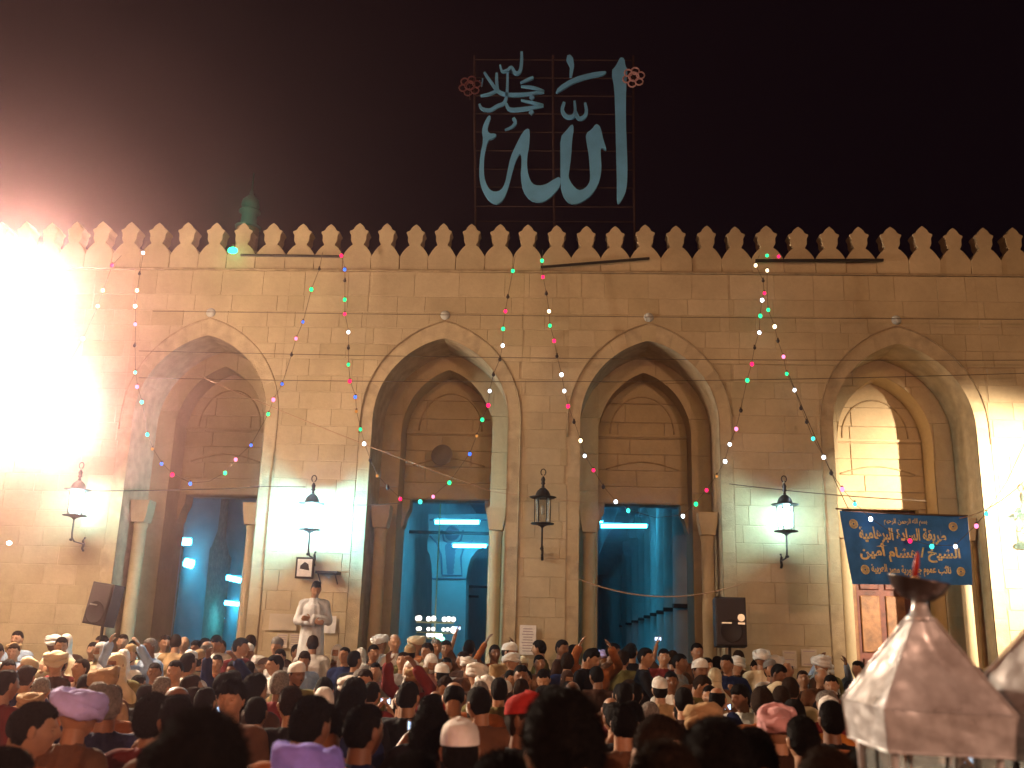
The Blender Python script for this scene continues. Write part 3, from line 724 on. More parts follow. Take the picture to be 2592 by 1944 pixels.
# ------------------------------------------------------------------ strings of bulbs
BC = {'w': (.80,.92,1), 'y': (1,.85,.5), 'g': (.02,1,.28), 't': (.06,1,.75), 'r': (1,.015,.10), 'p': (1,.22,.42), 'b': (.04,.15,1), 'o': (1,.4,.08)}
BM = {}
for k, c in BC.items(): BM[k] = emis('bulb '+k, c, {'w': 7, 'y': 4, 'g': 2.4, 't': 2.4, 'r': 2.6, 'p': 2.6, 'b': 2.6, 'o': .8}[k])
BM['d'] = mat('dead bulb', (.04,.03,.03), .3)
strings = [
 ('light_string', 'short string of coloured bulbs nearest the left glare', [(262,552,''),(243,572,'r'),(223,626,'g'),(212,660,'y'),(180,730,'w'),(140,800,''),(95,900,'p')]),
 ('light_string', 'string of coloured bulbs swagging down across the first doorway', [(318,520,''),(310,545,'w'),(302,590,'d'),(297,626,'y'),(293,660,'w'),(293,699,'p'),(292,745,'d'),(293,803,'t'),(297,834,'p'),(307,867,'t'),(319,937,'t'),(330,968,'o'),(350,1000,'b'),(373,1024,'r'),(412,1043,'b'),(452,1040,''),(487,1020,'g'),(510,991,'p'),(543,960,'b'),(580,893,'g'),(591,862,'p'),(610,828,'b'),(630,765,'d'),(640,730,'p'),(655,694,'b'),(673,624,'g'),(690,580,'d'),(697,545,'')]),
 ('light_string', 'string of coloured bulbs swagging down across the second doorway', [(735,530,''),(738,551,'r'),(745,581,'b'),(745,605,'d'),(745,646,'g'),(745,677,'r'),(753,716,'w'),(753,750,'d'),(753,786,'g'),(756,822,'r'),(768,856,'b'),(770,887,'o'),(779,926,'g'),(787,957,'w'),(800,992,'d'),(815,1026,'o'),(838,1052,'d'),(865,1076,'r'),(908,1082,'t'),(936,1071,'p'),(971,1041,'g'),(1015,979,'b'),(1030,940,'o'),(1042,905,'g'),(1055,874,'r'),(1058,843,'w'),(1066,808,'d'),(1080,775,'d'),(1086,745,'w'),(1087,709,'g'),(1092,671,'r'),(1097,640,'d'),(1103,610,''),(1108,584,'g'),(1113,550,'')]),
 ('light_string', 'string of coloured bulbs swagging down across the third doorway', [(1172,540,''),(1171,562,'g'),(1173,597,'r'),(1180,633,'d'),(1186,671,'y'),(1188,702,'g'),(1197,735,'r'),(1203,768,'d'),(1213,808,'w'),(1219,843,'w'),(1227,876,'r'),(1240,910,'d'),(1254,950,'y'),(1263,983,'w'),(1282,1014,'r'),(1303,1050,'d'),(1330,1082,'w'),(1357,1101,'t'),(1415,1118,''),(1475,1113,'w'),(1503,1087,'g'),(1526,1057,'r'),(1548,1027,'o'),(1566,995,'w'),(1576,958,'w'),(1590,925,'p'),(1600,885,'d'),(1614,820,'g'),(1624,785,'r'),(1630,750,'d'),(1640,717,'w'),(1642,681,'g'),(1646,647,'w'),(1651,632,'r'),(1648,605,'d'),(1632,572,'y'),(1640,552,'')]),
 ('light_string', 'string of coloured bulbs running from the roof down over the blue banner', [(1657,583,'y'),(1657,625,''),(1659,668,'g'),(1673,704,'y'),(1680,735,'d'),(1692,769,'p'),(1699,806,'g'),(1716,841,'w'),(1730,880,'d'),(1742,910,'d'),(1756,946,'t'),(1779,986,'w'),(1795,1020,'d'),(1819,1055,'p'),(1846,1087,'t'),(1880,1119,'w'),(1922,1148,''),(1965,1166,'r'),(2012,1178,'t'),(2063,1178,'w'),(2108,1134,'p'),(2130,1108,'t'),(2175,1040,''),(2240,900,'g')]),
]
for nm, lb, pts in strings:
    Yv = 14.66
    banner = 'banner' in lb
    W = []
    for x, y, c in pts:
        yy = Yv
        if banner and x > 1800: yy = 12.9-.02
        elif banner and x > 1740: yy = Yv-(x-1740)/60*1.7
        if 'left glare' in lb and x < 200: yy = 14.3
        W.append(P(x, y, yy))
    root = empty(nm, W[0]); tag(root, lb, 'light string', 'strings of coloured bulbs')
    MB().tube([q-W[0] for q in W], .0042, 5).build('cable', M['cable'], root)
    for q, (x, y, c) in zip(W, pts):
        if not c: continue
        q = q-W[0]
        MB().lathe([(.014, .0), (.016, -.03), (.012, -.035)], (q.x, q.y-.01, q.z+.035), 6).build('socket', M['cable'], root)
        r = {'w': .025, 'o': .02, 'd': .026, 'b': .022}.get(c, .027)*random.uniform(.95, 1.2)
        MB().ell((q.x, q.y-.012, q.z-.015), (r, r, r*1.15), 10).build('bulb', BM[c], root, True)
# lamps on the roof edge
for (x, y, c, r, lb) in ((503, 541, 'greenlamp', .055, 'strong green lamp under the parapet at left'),):
    p = P(x, y, 14.8); root = empty('roof_lamp', p); tag(root, lb, 'lamp')
    MB().ell((0, 0, 0), (r*1.5, r, r), 12).build('bulb', M[c], root, True); MB().lathe([(.03, .05), (.035, .1)], n=8).build('socket', M['cable'], root)
for (x, y, c, lb) in ((1657, 552, 'g', 'green bulb on the batten under the parapet at right'), (1682, 554, 'r', 'red bulb on the batten under the parapet at right')):
    p = P(x, y, 14.86); o = MB().ell((0, 0, 0), .028, 10).build('roof_bulb', BM[c], None, True, p); tag(o, lb, 'lamp')
p = P(20, 1173, 13.9); o = MB().ell((0, 0, 0), (.04, .03, .03), 10).build('wall_bulb', BM['w'], None, True, p); tag(o, 'lone white bulb low at the far left of the wall', 'lamp')

# battens and cables
def bar(a, b, r, name, m, label, cat, Y=14.9):
    A, B = P(*a, Y), P(*b, Y); o = MB().tube([A-A, (B-A)/2, B-A], r, 6).build(name, m, None, False, A); tag(o, label, cat)
bar((1168, 577), (1403, 558), .022, 'batten', M['iron'], 'slanting dark batten across the parapet beside the sign', 'batten')
bar((1632, 563), (1908, 562), .026, 'batten', M['iron'], 'level dark batten across the parapet at right', 'batten')
bar((520, 551), (738, 554), .022, 'batten', M['iron'], 'level dark batten across the parapet at left', 'batten')
def sag(a, b, s, r, m, label, Y=14.7, cat='cable', Yb=None):
    A, B = P(*a, Y), P(*b, Yb or Y); pts = []
    for k in range(21):
        t = k/20; q = A.lerp(B, t); q.z -= s*4*t*(1-t); pts.append(q-A)
    o = MB().tube(pts, r, 5).build('cable', m, None, False, A); tag(o, label, cat)
sag((300, 758), (2225, 778), .05, .0062, M['cable'], 'long dark cable across the facade just under the arch tops')
sag((300, 816), (2225, 806), .10, .0062, M['cable'], 'second long dark cable across the facade, lower than the other')
sag((330, 672), (2225, 690), .02, .006, M['cable'], 'thin dark cable across the facade above the arches')
sag((430, 812), (1062, 1062), .05, .007, M['cord'], 'pale cord slanting down from the first arch to the second doorway')
sag((1062, 1062), (1265, 1085), .01, .005, M['cord'], 'pale cord running to the middle pier behind the unlit lantern')
sag((1248, 1250), (1600, 1262), .22, .009, M['cord'], 'slack pale cord hanging across the third doorway')
sag((185, 1060), (560, 1052), .02, .009, M['cable'], 'dark cable from the leftmost lantern to the first doorway')
sag((540, 1050), (660, 1052), .0, .008, M['cable'], 'short dark cable running to the brightest lantern')
sag((1575, 1045), (2000, 1082), .03, .008, M['cable'], 'dark cable passing behind the lantern beside the banner')
sag((2212, 1040), (2072, 1120), .08, .006, M['cord'], 'pale cord tying the upper right corner of the banner', Y=12.95)
sag((1700, 800), (1835, 1105), .05, .006, M['cable'], 'thin cord from the wall to the upper left of the banner', Y=14.7, Yb=12.95)
sag((735, 1090), (870, 1086), .02, .006, M['cable'], 'thin dark cable at the left jamb of the second doorway')

# ------------------------------------------------------------------ loudspeakers
def speaker(px, py, w, h, d, Y, label, roll=0, yaw=0, badge=False, standh=None):
    p = P(px, py, Y); root = empty('loudspeaker', p); root.rotation_euler = (R(-4), roll, yaw); tag(root, label, 'loudspeaker', 'black loudspeakers at the doorways')
    MB().box(-w/2, w/2, -d/2, d/2, -h/2, h/2, bev=.012).build('cabinet', M['black_plastic'], root)
    g = MB().box(-w/2+.02, w/2-.02, -d/2-.014, -d/2-.002, -h/2+.02, h/2-.02, bev=.008).build('grille', M['grille'], root)
    MB().lathe([(.15, -d/2-.017), (.155, -d/2-.022), (.14, -d/2-.015), (.05, -d/2-.016)], (0, 0, -h*.2), 20, axis='y').build('woofer_ring', M['black_plastic'], root, True)
    MB().box(-w*.3, w*.02, -d/2-.024, -d/2-.015, -h*.05, -h*.05+.018).build('badge', M['silver'], root)
    if badge:
        MB().lathe([(.05, -d/2-.02), (.05, -d/2-.03), (0, -d/2-.03)], (w*.33, 0, .05), 12, axis='y').build('emblem_plate', M['silver'], root)
        MB().box(w*.22, w*.44, -d/2-.03, -d/2-.016, -.04, -.015).build('name_plate', M['silver'], root)
    s = empty('speaker_stand', (p.x, p.y+.05, 0)); tag(s, 'black pole stand under the '+('tilted left' if roll else 'upright right')+' loudspeaker', 'stand')
    g0 = .17
    MB().lathe([(.022, g0+.1), (.022, p.z-h/2+.03)], n=8).build('pole', M['iron'], s)
    for k in range(3):
        a = 2*PI*k/3; MB().tube([(0, 0, g0+.55), (.35*math.cos(a), .35*math.sin(a), g0+.012)], .012, 5).build('leg', M['iron'], s)
speaker(224, 1306, .37, .56, .22, 13.2, 'black loudspeaker tilted sideways left of the first doorway', roll=R(7), yaw=R(-16))
speaker(1576, 1345, .42, .66, .40, 14.1, 'upright black loudspeaker with silver emblem right of the third doorway', roll=0, yaw=R(-4), badge=True)
# horn loudspeaker over the second doorway
p = P(957, 986, 16.15); root = empty('horn_loudspeaker', p); tag(root, 'grey horn loudspeaker fixed above the second doorway', 'horn loudspeaker'); root.rotation_euler = (R(-6), 0, R(-8))
M['horn'] = mat('grey horn paint', (.16,.13,.11), .5, noise=.2); M['hornin'] = mat('dark horn throat', (.03,.025,.025), .6)
MB().lathe([(.04, .18), (.06, .10), (.10, .02), (.165, -.07), (.185, -.08), (.185, -.085), (.17, -.088)], n=24, axis='y').build('bell', M['horn'], root, True)
MB().lathe([(.165, -.06), (.10, .0), (.05, .05), (0, .06)], n=24, axis='y').build('throat', M['hornin'], root, True)
MB().lathe([(.0, -.03), (.03, -.02), (.035, .05)], n=12, axis='y').build('reflector', M['silver'], root, True)
MB().lathe([(.055, .15), (.06, .24), (.04, .27)], n=12, axis='y').build('driver', M['iron'], root, True)
MB().tube([(0, .1, -.05), (0, .15, .18), (0, .3, .2)], .015, 6).build('bracket', M['iron'], root)

# ------------------------------------------------------------------ notices on the walls
def paper(x0, y0, x1, y1, label, Y=14.965, lines=0, frame=False, m=None, name='notice', ph=0):
    a, b = P(x0, y0, Y), P(x1, y1, Y); c = (a+b)/2; w_, h_ = abs(b.x-a.x)/2, abs(a.z-b.z)/2
    root = empty(name, c); tag(root, label, name.replace('_', ' '))
    if frame:
        MB().box(-w_, w_, 0, .03, -h_, h_, bev=.008).build('frame', M['black_plastic'], root)
        MB().box(-w_+.03, w_-.03, -.006, .004, -h_+.03, h_-.03).build('sheet', M['paper'], root)
    else:
        MB().box(-w_, w_, 0, .004, -h_, h_).build('sheet', m or M['paper'], root)
    f = -.009 if frame else -.002
    for k in range(lines):
        z = h_*(.75-1.5*k/max(1, lines-1)); ww = w_*random.uniform(.55, .8)
        MB().box(-ww, ww, f, f+.0015, z-.006, z+.006).build('printed_line', M['ink'], root)
    if ph:
        MB().prism([(-w_*.5, -h_*.1), (w_*.55, -h_*.25), (w_*.4, h_*.35), (0, h_*.55), (-w_*.45, h_*.2)], f-.001, f).build('printed_picture', M['black_plastic'], root)
    return root
paper(1123, 1350, 1157, 1415, 'tall white printed notice on the middle pier', lines=9)
paper(640, 1203, 676, 1250, 'small framed picture on the pier left of the standing man', Y=14.9, frame=True, name='framed_picture', ph=1)
M['pale'] = mat('pale painted notice', (.50,.40,.30), .9, noise=.1)
paper(583, 1325, 640, 1362, 'pale notice board beside the first doorway, upper one', m=M['pale'], lines=0, name='notice_board')
paper(598, 1368, 620, 1400, 'white sheet of printed lines low beside the first doorway', m=M['pale'], lines=6)
paper(626, 1368, 648, 1402, 'second white sheet of printed lines, next to the standing man', m=M['pale'], lines=6)
paper(700, 1330, 724, 1368, 'white paper on the wall just right of the standing man', lines=0)
paper(1690, 1405, 1722, 1445, 'faded pinkish notice low on the pier beside the blue banner', m=M['pale'], lines=3)
paper(1730, 1402, 1766, 1440, 'wide faded notice low on the pier, closer to the banner', m=M['pale'], lines=2)
p = P(708, 1237, 14.85); root = empty('wall_shelf', p); tag(root, 'small dark shelf fixed to the pier above the standing man', 'shelf')
MB().box(-.17, .17, -.1, .14, -.02, .02, bev=.006).build('board', M['iron'], root)
for s_ in (-1, 1): MB().tube([(s_*.13, .14, -.16), (s_*.13, -.08, -.02)], .01, 5).build('bracket', M['iron'], root)

# ------------------------------------------------------------------ blue banner with painted Arabic lettering
FM = {'ا':(0xFE8D,0xFE8E,0,0),'أ':(0xFE83,0xFE84,0,0),'ب':(0xFE8F,0xFE90,0xFE91,0xFE92),'ة':(0xFE93,0xFE94,0,0),'ج':(0xFE9D,0xFE9E,0xFE9F,0xFEA0),'ح':(0xFEA1,0xFEA2,0xFEA3,0xFEA4),'خ':(0xFEA5,0xFEA6,0xFEA7,0xFEA8),'د':(0xFEA9,0xFEAA,0,0),'ر':(0xFEAD,0xFEAE,0,0),'س':(0xFEB1,0xFEB2,0xFEB3,0xFEB4),'ش':(0xFEB5,0xFEB6,0xFEB7,0xFEB8),'ص':(0xFEB9,0xFEBA,0xFEBB,0xFEBC),'ط':(0xFEC1,0xFEC2,0xFEC3,0xFEC4),'ع':(0xFEC9,0xFECA,0xFECB,0xFECC),'ق':(0xFED5,0xFED6,0xFED7,0xFED8),'ل':(0xFEDD,0xFEDE,0xFEDF,0xFEE0),'م':(0xFEE1,0xFEE2,0xFEE3,0xFEE4),'ن':(0xFEE5,0xFEE6,0xFEE7,0xFEE8),'ه':(0xFEE9,0xFEEA,0xFEEB,0xFEEC),'و':(0xFEED,0xFEEE,0,0),'ي':(0xFEF1,0xFEF2,0xFEF3,0xFEF4),'ئ':(0xFE89,0xFE8A,0xFE8B,0xFE8C)}
def shape_ar(t):
    out = []
    for i, ch_ in enumerate(t):
        if ch_ not in FM: out.append(ch_); continue
        f = FM[ch_]; p_ = i > 0 and t[i-1] in FM and FM[t[i-1]][2]; n_ = i < len(t)-1 and t[i+1] in FM and f[2]
        out.append(chr(f[3] if p_ and n_ else f[1] if p_ else f[2] if n_ else f[0]))
    return ''.join(reversed(out))
YB = 13.0
tl, tr, br, bl = P(1813, 1103, YB), P(2090, 1114, YB), P(2101, 1264, YB), P(1841, 1262, YB)
bc = (tl+tr+br+bl)/4
ban = empty('banner', bc); tag(ban, 'blue cloth banner with ochre Arabic lettering hung before the fourth arch', 'banner')
def bpt(u, v):
    p_ = tl.lerp(tr, u).lerp(bl.lerp(br, u), v)
    wv = .018*math.sin(9*u+3*v)+.012*math.sin(23*u-2*v)+.03*math.sin(PI*u)*v
    return Vector((p_.x-bc.x, wv, p_.z-bc.z-.015*math.sin(PI*u)*(1-v)))
NU, NV = 40, 20
vs = [bpt(i/NU, j/NV) for j in range(NV+1) for i in range(NU+1)]
fs = [(j*(NU+1)+i, j*(NU+1)+i+1, (j+1)*(NU+1)+i+1, (j+1)*(NU+1)+i) for j in range(NV) for i in range(NU)]
MB().add(vs, fs).build('cloth', M['blue_cloth'], ban, True)
MB().tube([bpt(-.03, -.02)+Vector((0, -.01, 0)), bpt(.5, -.0), bpt(1, 0)], .012, 6).build('top_cord', M['cable'], ban)
def uv_from(v): return v
def banner_text(t, u0, u1, vtop, vbot, off=.02):
    c_ = bpy.data.curves.new('lettering', 'FONT'); c_.body = shape_ar(t); c_.size = 1; c_.offset = off; c_.resolution_u = 3
    o_ = bpy.data.objects.new('lettering', c_); C.objects.link(o_)
    dg = bpy.context.evaluated_depsgraph_get(); dg.update()
    me = bpy.data.meshes.new_from_object(o_.evaluated_get(dg)); bpy.data.objects.remove(o_)
    xs = [v.co.x for v in me.vertices]; ys = [v.co.y for v in me.vertices]
    if not xs: return
    x0_, x1_, y0_, y1_ = min(xs), max(xs), min(ys), max(ys)
    bm = bmesh.new(); bm.from_mesh(me)
    for v in bm.verts:
        u = u0+(u1-u0)*(v.co.x-x0_)/(x1_-x0_); vv = vbot+(vtop-vbot)*(v.co.y-y0_)/(y1_-y0_)
        vv += .008*math.sin(17*u)
        q_ = bpt(u, vv); v.co = q_+Vector((0, -.006, 0))
    bm.to_mesh(me); bm.free(); me.materials.clear(); me.materials.append(M['gold'])
    for p_ in me.polygons: p_.material_index = 0
    link('lettering', me, ban)
banner_text('بسم الله الرحمن الرحيم', .34, .68, .06, .17, .02)
banner_text('طريقة السادة البرهامية', .13, .82, .20, .43, .035)
banner_text('الشيخ / هشام أمين', .11, .92, .43, .69, .04)
banner_text('نائب عموم جمهورية مصر العربية', .18, .83, .72, .89, .03)
for (u, v) in ((.10, .17), (.885, .16), (.13, .80), (.91, .81)):
    for rr, wd in ((.058, .008), (.040, .005), (.022, .007)):
        q = []
        for k in range(25):
            a = 2*PI*k/24; q.append(bpt(u+rr*math.cos(a)/1.9, v+rr*math.sin(a)/1.0)+Vector((0, -.007, 0)))
        MB().tube(q, wd, 4).build('roundel', M['gold'], ban)
# the red candle seen against the banner is on the tin lantern

# ------------------------------------------------------------------ tin lanterns on the vendor's cart
def tin_lantern(apex_px, Yl, th, side, label, top=True):
    # square sheet metal hood: apex neck, pyramid, flared fascia, glazed body
    a = P(*apex_px, Yl); root = empty('tin_lantern', (a.x, Yl, a.z)); root.rotation_euler = (R(1.5), R(1.2), th); tag(root, label, 'tin lantern', 'tin lanterns on the cart')
    hs_, he = side/2, side/2
    def ring(r, z): return [(-r, -r, z), (r, -r, z), (r, r, z), (-r, r, z)]
    zt = 0; zb = -.235*side/.41
    def sub(r0, z0, r1, z1, name, nseg=5, bulge=0):
        for s_ in range(4):
            A, B = ring(r0, z0)[s_], ring(r0, z0)[(s_+1) % 4]; Cc, D = ring(r1, z1)[(s_+1) % 4], ring(r1, z1)[s_]
            A, B, Cc, D = map(Vector, (A, B, Cc, D)); vs = []; n = 8
            nrm = (B-A).cross(D-A).normalized() if (B-A).length > 1e-6 else Vector((0, 0, 1))
            for j in range(n+1):
                for i in range(n+1):
                    q_ = A.lerp(B, i/n).lerp(D.lerp(Cc, i/n), j/n)
                    dent = .003*math.sin(5*i+3*j+s_*2)+.006*math.sin(1.7*i-1.1*j+s_)+.002*math.sin(2.6*i*j*.3+s_)
                    q_ -= nrm*(dent*math.sin(PI*i/n)*math.sin(PI*j/n)+bulge*math.sin(PI*j/n)*math.sin(PI*i/n))
                    vs.append(q_)
            fs = [(j*(n+1)+i, j*(n+1)+i+1, (j+1)*(n+1)+i+1, (j+1)*(n+1)+i) for j in range(n) for i in range(n)]
            MB().add(vs, fs).build(name, M['tin'], root, True)
    k = side/.41
    kz = 1.27*k
    sub(.032*k, 0, .205*k, -.225*kz, 'roof_panel', bulge=-.012)
    sub(.207*k, -.226*kz, .193*k, -.325*kz, 'fascia_panel', bulge=.004)
    for s_ in range(4):
        A = Vector(ring(.034*k, .003)[s_]); B = Vector(ring(.208*k, -.224*kz)[s_]); D = Vector(ring(.195*k, -.326*kz)[s_])
        MB().tube([A, A.lerp(B, .5), B, D], .0035*k, 6).build('seam', M['tin'], root)
        A = Vector(ring(.195*k, -.326*kz)[s_]); B = Vector(ring(.195*k, -.326*kz)[(s_+1) % 4])
        MB().tube([A, B], .0035*k, 6).build('seam', M['tin'], root)
        c0 = Vector(ring(.165*k, -.315*kz)[s_]); c1 = Vector(ring(.145*k, -.72*kz)[s_])
        MB().tube([c0, c1], .013*k, 6).build('corner_post', M['tin'], root)
        m0 = (c0+Vector(ring(.165*k, -.315*kz)[(s_+1) % 4]))/2; m1 = (c1+Vector(ring(.145*k, -.72*kz)[(s_+1) % 4]))/2
        MB().tube([m0, m1], .006*k, 6).build('glazing_bar', M['iron'], root)
        d0 = Vector(ring(.163*k, -.32*kz)[(s_+1) % 4]); d1 = Vector(ring(.143*k, -.71*kz)[(s_+1) % 4])
        MB().add([c0.lerp(m0, .1), m0.lerp(c0, .1), m1.lerp(c1, .1), c1.lerp(m1, .1)], [(0, 1, 2, 3)]).build('pane', M['glass'], root)
        MB().add([d0.lerp(m0, .1), m0.lerp(d0, .1), m1.lerp(d1, .1), d1.lerp(m1, .1)], [(0, 1, 2, 3)]).build('pane', M['glass'], root)
    b0 = -.72*kz; MB().box(-.17*k, .17*k, -.17*k, .17*k, b0-.03, b0, bev=.004).build('base_tray', M['tin'], root)
    if top:
        MB().lathe([(.047*k, -.004), (.047*k, .004), (.036*k, .010), (.026*k, .035), (.024*k, .052)], n=20).build('spout', M['tin'], root, True)
        bowl = empty('tilted_bowl', (a.x, Yl, a.z+.092)); bowl.rotation_euler = (R(6), R(9), 0); tag(bowl, 'sooty round metal bowl tilted on top of the tin lantern', 'bowl')
        MB().lathe([(.018, -.040), (.045, -.034), (.072, -.010), (.086, .020), (.090, .026), (.084, .022), (.06, -.004), (.0, -.016)], n=28).build('dish', M['soot'], bowl, True)
        MB().lathe([(.017, .002), (.017, .02), (.012, .03)], (-.01, 0, 0), 12).build('candle_cup', M['gold'], bowl, True)
        M['redwax'] = mat('red wax', (.40,.03,.02), .5)
        MB().lathe([(.0085, .03), (.009, .07), (.0055, .095), (.002, .105)], (-.012, 0, 0), 10).build('candle', M['redwax'], bowl, True)
    return root
tl1 = tin_lantern((1988, 1337), 3.0, R(2), .355, 'dented tin lantern hood with a bowl on top in the right foreground')
tl2 = tin_lantern((2262, 1350), 3.02, R(22), .37, 'second tin lantern cut by the right edge of the picture', top=False)
cartz = min(tl1.location.z-.75*.99, 1.3)
cart = empty('vendor_cart', (1.27, 3.05, 0)); tag(cart, 'wooden vendor cart carrying the two tin lanterns', 'cart')
zb = tl1.location.z-.72*1.27*.355/.41-.045
for k in range(5): MB().box(-.62, .62, -.4+.16*k, -.4+.16*k+.155, zb-.05, zb, bev=.004).build('plank', M['wood2'], cart)
for sx in (-.55, .55):
    for sy in (-.35, .33): MB().box(sx-.03, sx+.03, sy-.03, sy+.03, .0, zb-.05).build('leg', M['wood'], cart)
for sx in (-.66, .66):
    wl = MB().lathe([(.30, -.02), (.30, .02), (.27, .02), (.27, -.02), (.30, -.02)], (sx, 0, .3), 24, axis='x').build('wheel', M['wood'], cart)
    for k in range(6): a = PI*k/3; MB().tube([(sx, 0, .3), (sx, .27*math.cos(a), .3+.27*math.sin(a))], .012, 5).build('spoke', M['wood'], wl)

# ================================================================== people
def headgrid(nu=56, nv=40, fn=None):
    vs = []
    for j in range(nv+1):
        f = -PI/2+PI*j/nv
        for i in range(nu):
            th = 2*PI*i/nu
            vs.append(fn(math.cos(f)*math.sin(th), -math.cos(f)*math.cos(th), math.sin(f), th, f))
    fs = [(j*nu+i, j*nu+(i+1) % nu, (j+1)*nu+(i+1) % nu, (j+1)*nu+i) for j in range(nv) for i in range(nu)]
    return vs, fs
def G(x): return math.exp(-x*x)
def head_fn(dx, dy, dz, th=0, f=0, k=1):
    h_ = math.hypot(dx, dy)
    if dz > 0 and h_ > 1e-4:
        q = max(h_, .02)**-.24; dx *= q; dy *= q
    x, y, z = .076*dx, .097*dy, (.118 if dz < 0 else .112)*dz
    if z < 0:
        t = -z/.118; x *= 1-.30*t**1.6
        if y > 0: y *= 1-.42*t
    if y > 0: y *= 1.04
    if dy < -.1:
        y -= .024*G(x/.013)*G((z+.014)/.020)+.012*G(x/.010)*G((z-.012)/.022)
        y += .015*G((abs(x)-.031)/.014)*G((z-.013)/.011)
        y -= .005*G((abs(x)-.028)/.03)*G((z-.036)/.009)
        y -= .006*G(x/.022)*G((z+.050)/.006)+.006*G(x/.020)*G((z+.062)/.006)
        y += .004*G(x/.03)*G((z+.056)/.003)
        y -= .010*G(x/.024)*G((z+.094)/.018)
        y -= .004*G((abs(x)-.042)/.018)*G((z+.018)/.020)
    return (x*k, y*k, z*k)
HC = Vector((0, -.02, 1.602))
def add_head(mb):
    vs, fs = headgrid(72, 54, lambda a, b, c, th, f: head_fn(a, b, c))
    b0 = len(mb.v)
    mb.v += [tuple(Vector(v)+HC) for v in vs]
    for q in fs:
        cx = sum(vs[i][0] for i in q)/4; cy_ = sum(vs[i][1] for i in q)/4; cz = sum(vs[i][2] for i in q)/4
        mi = 0
        if cy_ < -.04:
            if abs(cx) < .022-.9*abs(cz+.056) and -.068 < cz < -.045: mi = 3
            elif .013 < abs(cx) < .047 and .027+.004*G((abs(cx)-.03)/.012) < cz < .041+.004*G((abs(cx)-.03)/.012): mi = 4
            elif abs(cx) < .030 and -.045 < cz < -.033: mi = 5
            elif cz < -.066 or (cz < -.02 and abs(cx) > .052): mi = 6
        elif cz < -.03 and cy_ < .015: mi = 6
        mb.f.append(tuple(i+b0 for i in q)); mb.m.append(mi)
    for s in (-1, 1):
        e = HC+Vector((s*.031, -.0735, .013)); mb.ell(e, (.0135, .012, .0075), 12, 1); mb.ell(e+Vector((0, -.0085, 0)), (.0085, .005, .0075), 8, 2)
        mb.ell(HC+Vector((s*.076, .008, -.002)), (.010, .020, .032), 10, 0, Matrix.Rotation(R(8*s), 3, 'Z'))
        mb.ell(HC+Vector((s*.082, .006, .006)), (.006, .015, .020), 8, 0, Matrix.Rotation(R(20*s), 3, 'Z'))
POSES = {
 'down': (((.235,.03,1.12), (.25,-.07,.88)), ((-.235,.03,1.12), (-.25,-.07,.88))),
 'clap': (((.255,-.07,1.16), (.045,-.31,1.30)), ((-.255,-.07,1.16), (-.045,-.31,1.28))),
 'raise': (((.285,-.10,1.53), (.235,-.19,1.78)), ((-.235,.0,1.13), (-.20,-.18,.98))),
 'both': (((.31,-.12,1.50), (.20,-.24,1.72)), ((-.31,-.12,1.52), (-.22,-.22,1.75))),
 'fold': (((.25,-.05,1.15), (-.03,-.215,1.17)), ((-.25,-.05,1.15), (.03,-.25,1.13))),
 'film': (((.25,-.16,1.22), (.06,-.36,1.46)), ((-.25,-.16,1.22), (-.06,-.36,1.46))),
}
def limb_hand(mb, sh, el, wr, side):
    sh, el, wr = Vector(sh), Vector(el), Vector(wr); d = (wr-el).normalized()
    inner = Vector((-side, -.25, .1)); n = (inner-d*inner.dot(d)).normalized(); s = d.cross(n)
    p = wr+d*.045
    for k in (-1, 0, 1): mb.cap(wr+s*.012*k+d*.01, .0155, wr+d*.085+s*.021*k, .0125, 8)
    for k, ln in zip((-1.5, -.5, .5, 1.5), (.060, .072, .076, .064)):
        a = wr+d*.090+s*.0185*k; b = a+(d*.93+n*.25+s*.07*k).normalized()*ln*.55; c_ = b+(d*.75+n*.6).normalized()*ln*.5
        mb.cap(a, .0092, b, .0085, 8); mb.cap(b, .0085, c_, .0070, 8)
    up = s if s.z > 0 else -s
    a = wr+d*.028+up*.024; b = a+(d*.6+up*.75+n*.35).normalized()*.040; c_ = b+(d*.9+up*.2+n*.4).normalized()*.030
    mb.cap(a, .0125, b, .0105, 8); mb.cap(b, .0105, c_, .0085, 8)
def voxel(mb, name, vs, mats, smooth_it=4, fold=None):
    me = mb.mesh(name, mats); o = bpy.data.objects.new(name, me); C.objects.link(o)
    m_ = o.modifiers.new('r', 'REMESH'); m_.mode = 'VOXEL'; m_.voxel_size = vs; m_.use_smooth_shade = True
    s_ = o.modifiers.new('s', 'SMOOTH'); s_.factor = .5; s_.iterations = smooth_it
    dg = bpy.context.evaluated_depsgraph_get(); dg.update()
    r = bpy.data.meshes.new_from_object(o.evaluated_get(dg)); bpy.data.objects.remove(o); bpy.data.meshes.remove(me)
    r.name = name
    if fold:
        n = len(r.vertices); co = np.empty(n*3); r.vertices.foreach_get('co', co); co = co.reshape(-1, 3)
        no = np.empty(n*3); r.vertices.foreach_get('normal', no); no = no.reshape(-1, 3)
        co = co+no*fold(co)[:, None]
        r.vertices.foreach_set('co', co.ravel()); r.update()
    r.polygons.foreach_set('use_smooth', [True]*len(r.polygons))
    return r
def folds(co, amp=.007, seed=0):
    x, y, z = co.T; a = np.arctan2(y, x)
    f = np.sin(a*7+z*3+seed)*.5+np.sin(a*13-z*5+seed*2)*.3+np.sin(z*26+a*4+seed)*.35*np.clip((z-.9)*2, 0, 1)+np.sin(x*38+y*25+z*31+seed)*.3
    return f*amp*np.clip(1.5-z*.5, .6, 1.4)
placeholder = mat('body parts', (.3,.17,.1))
HEADROT = {'': (0, 0), 'L': (6, 32), 'R': (4, -32), 'D': (24, 8), 'U': (-12, -10)}
PIV = Vector((0, .01, 1.50))
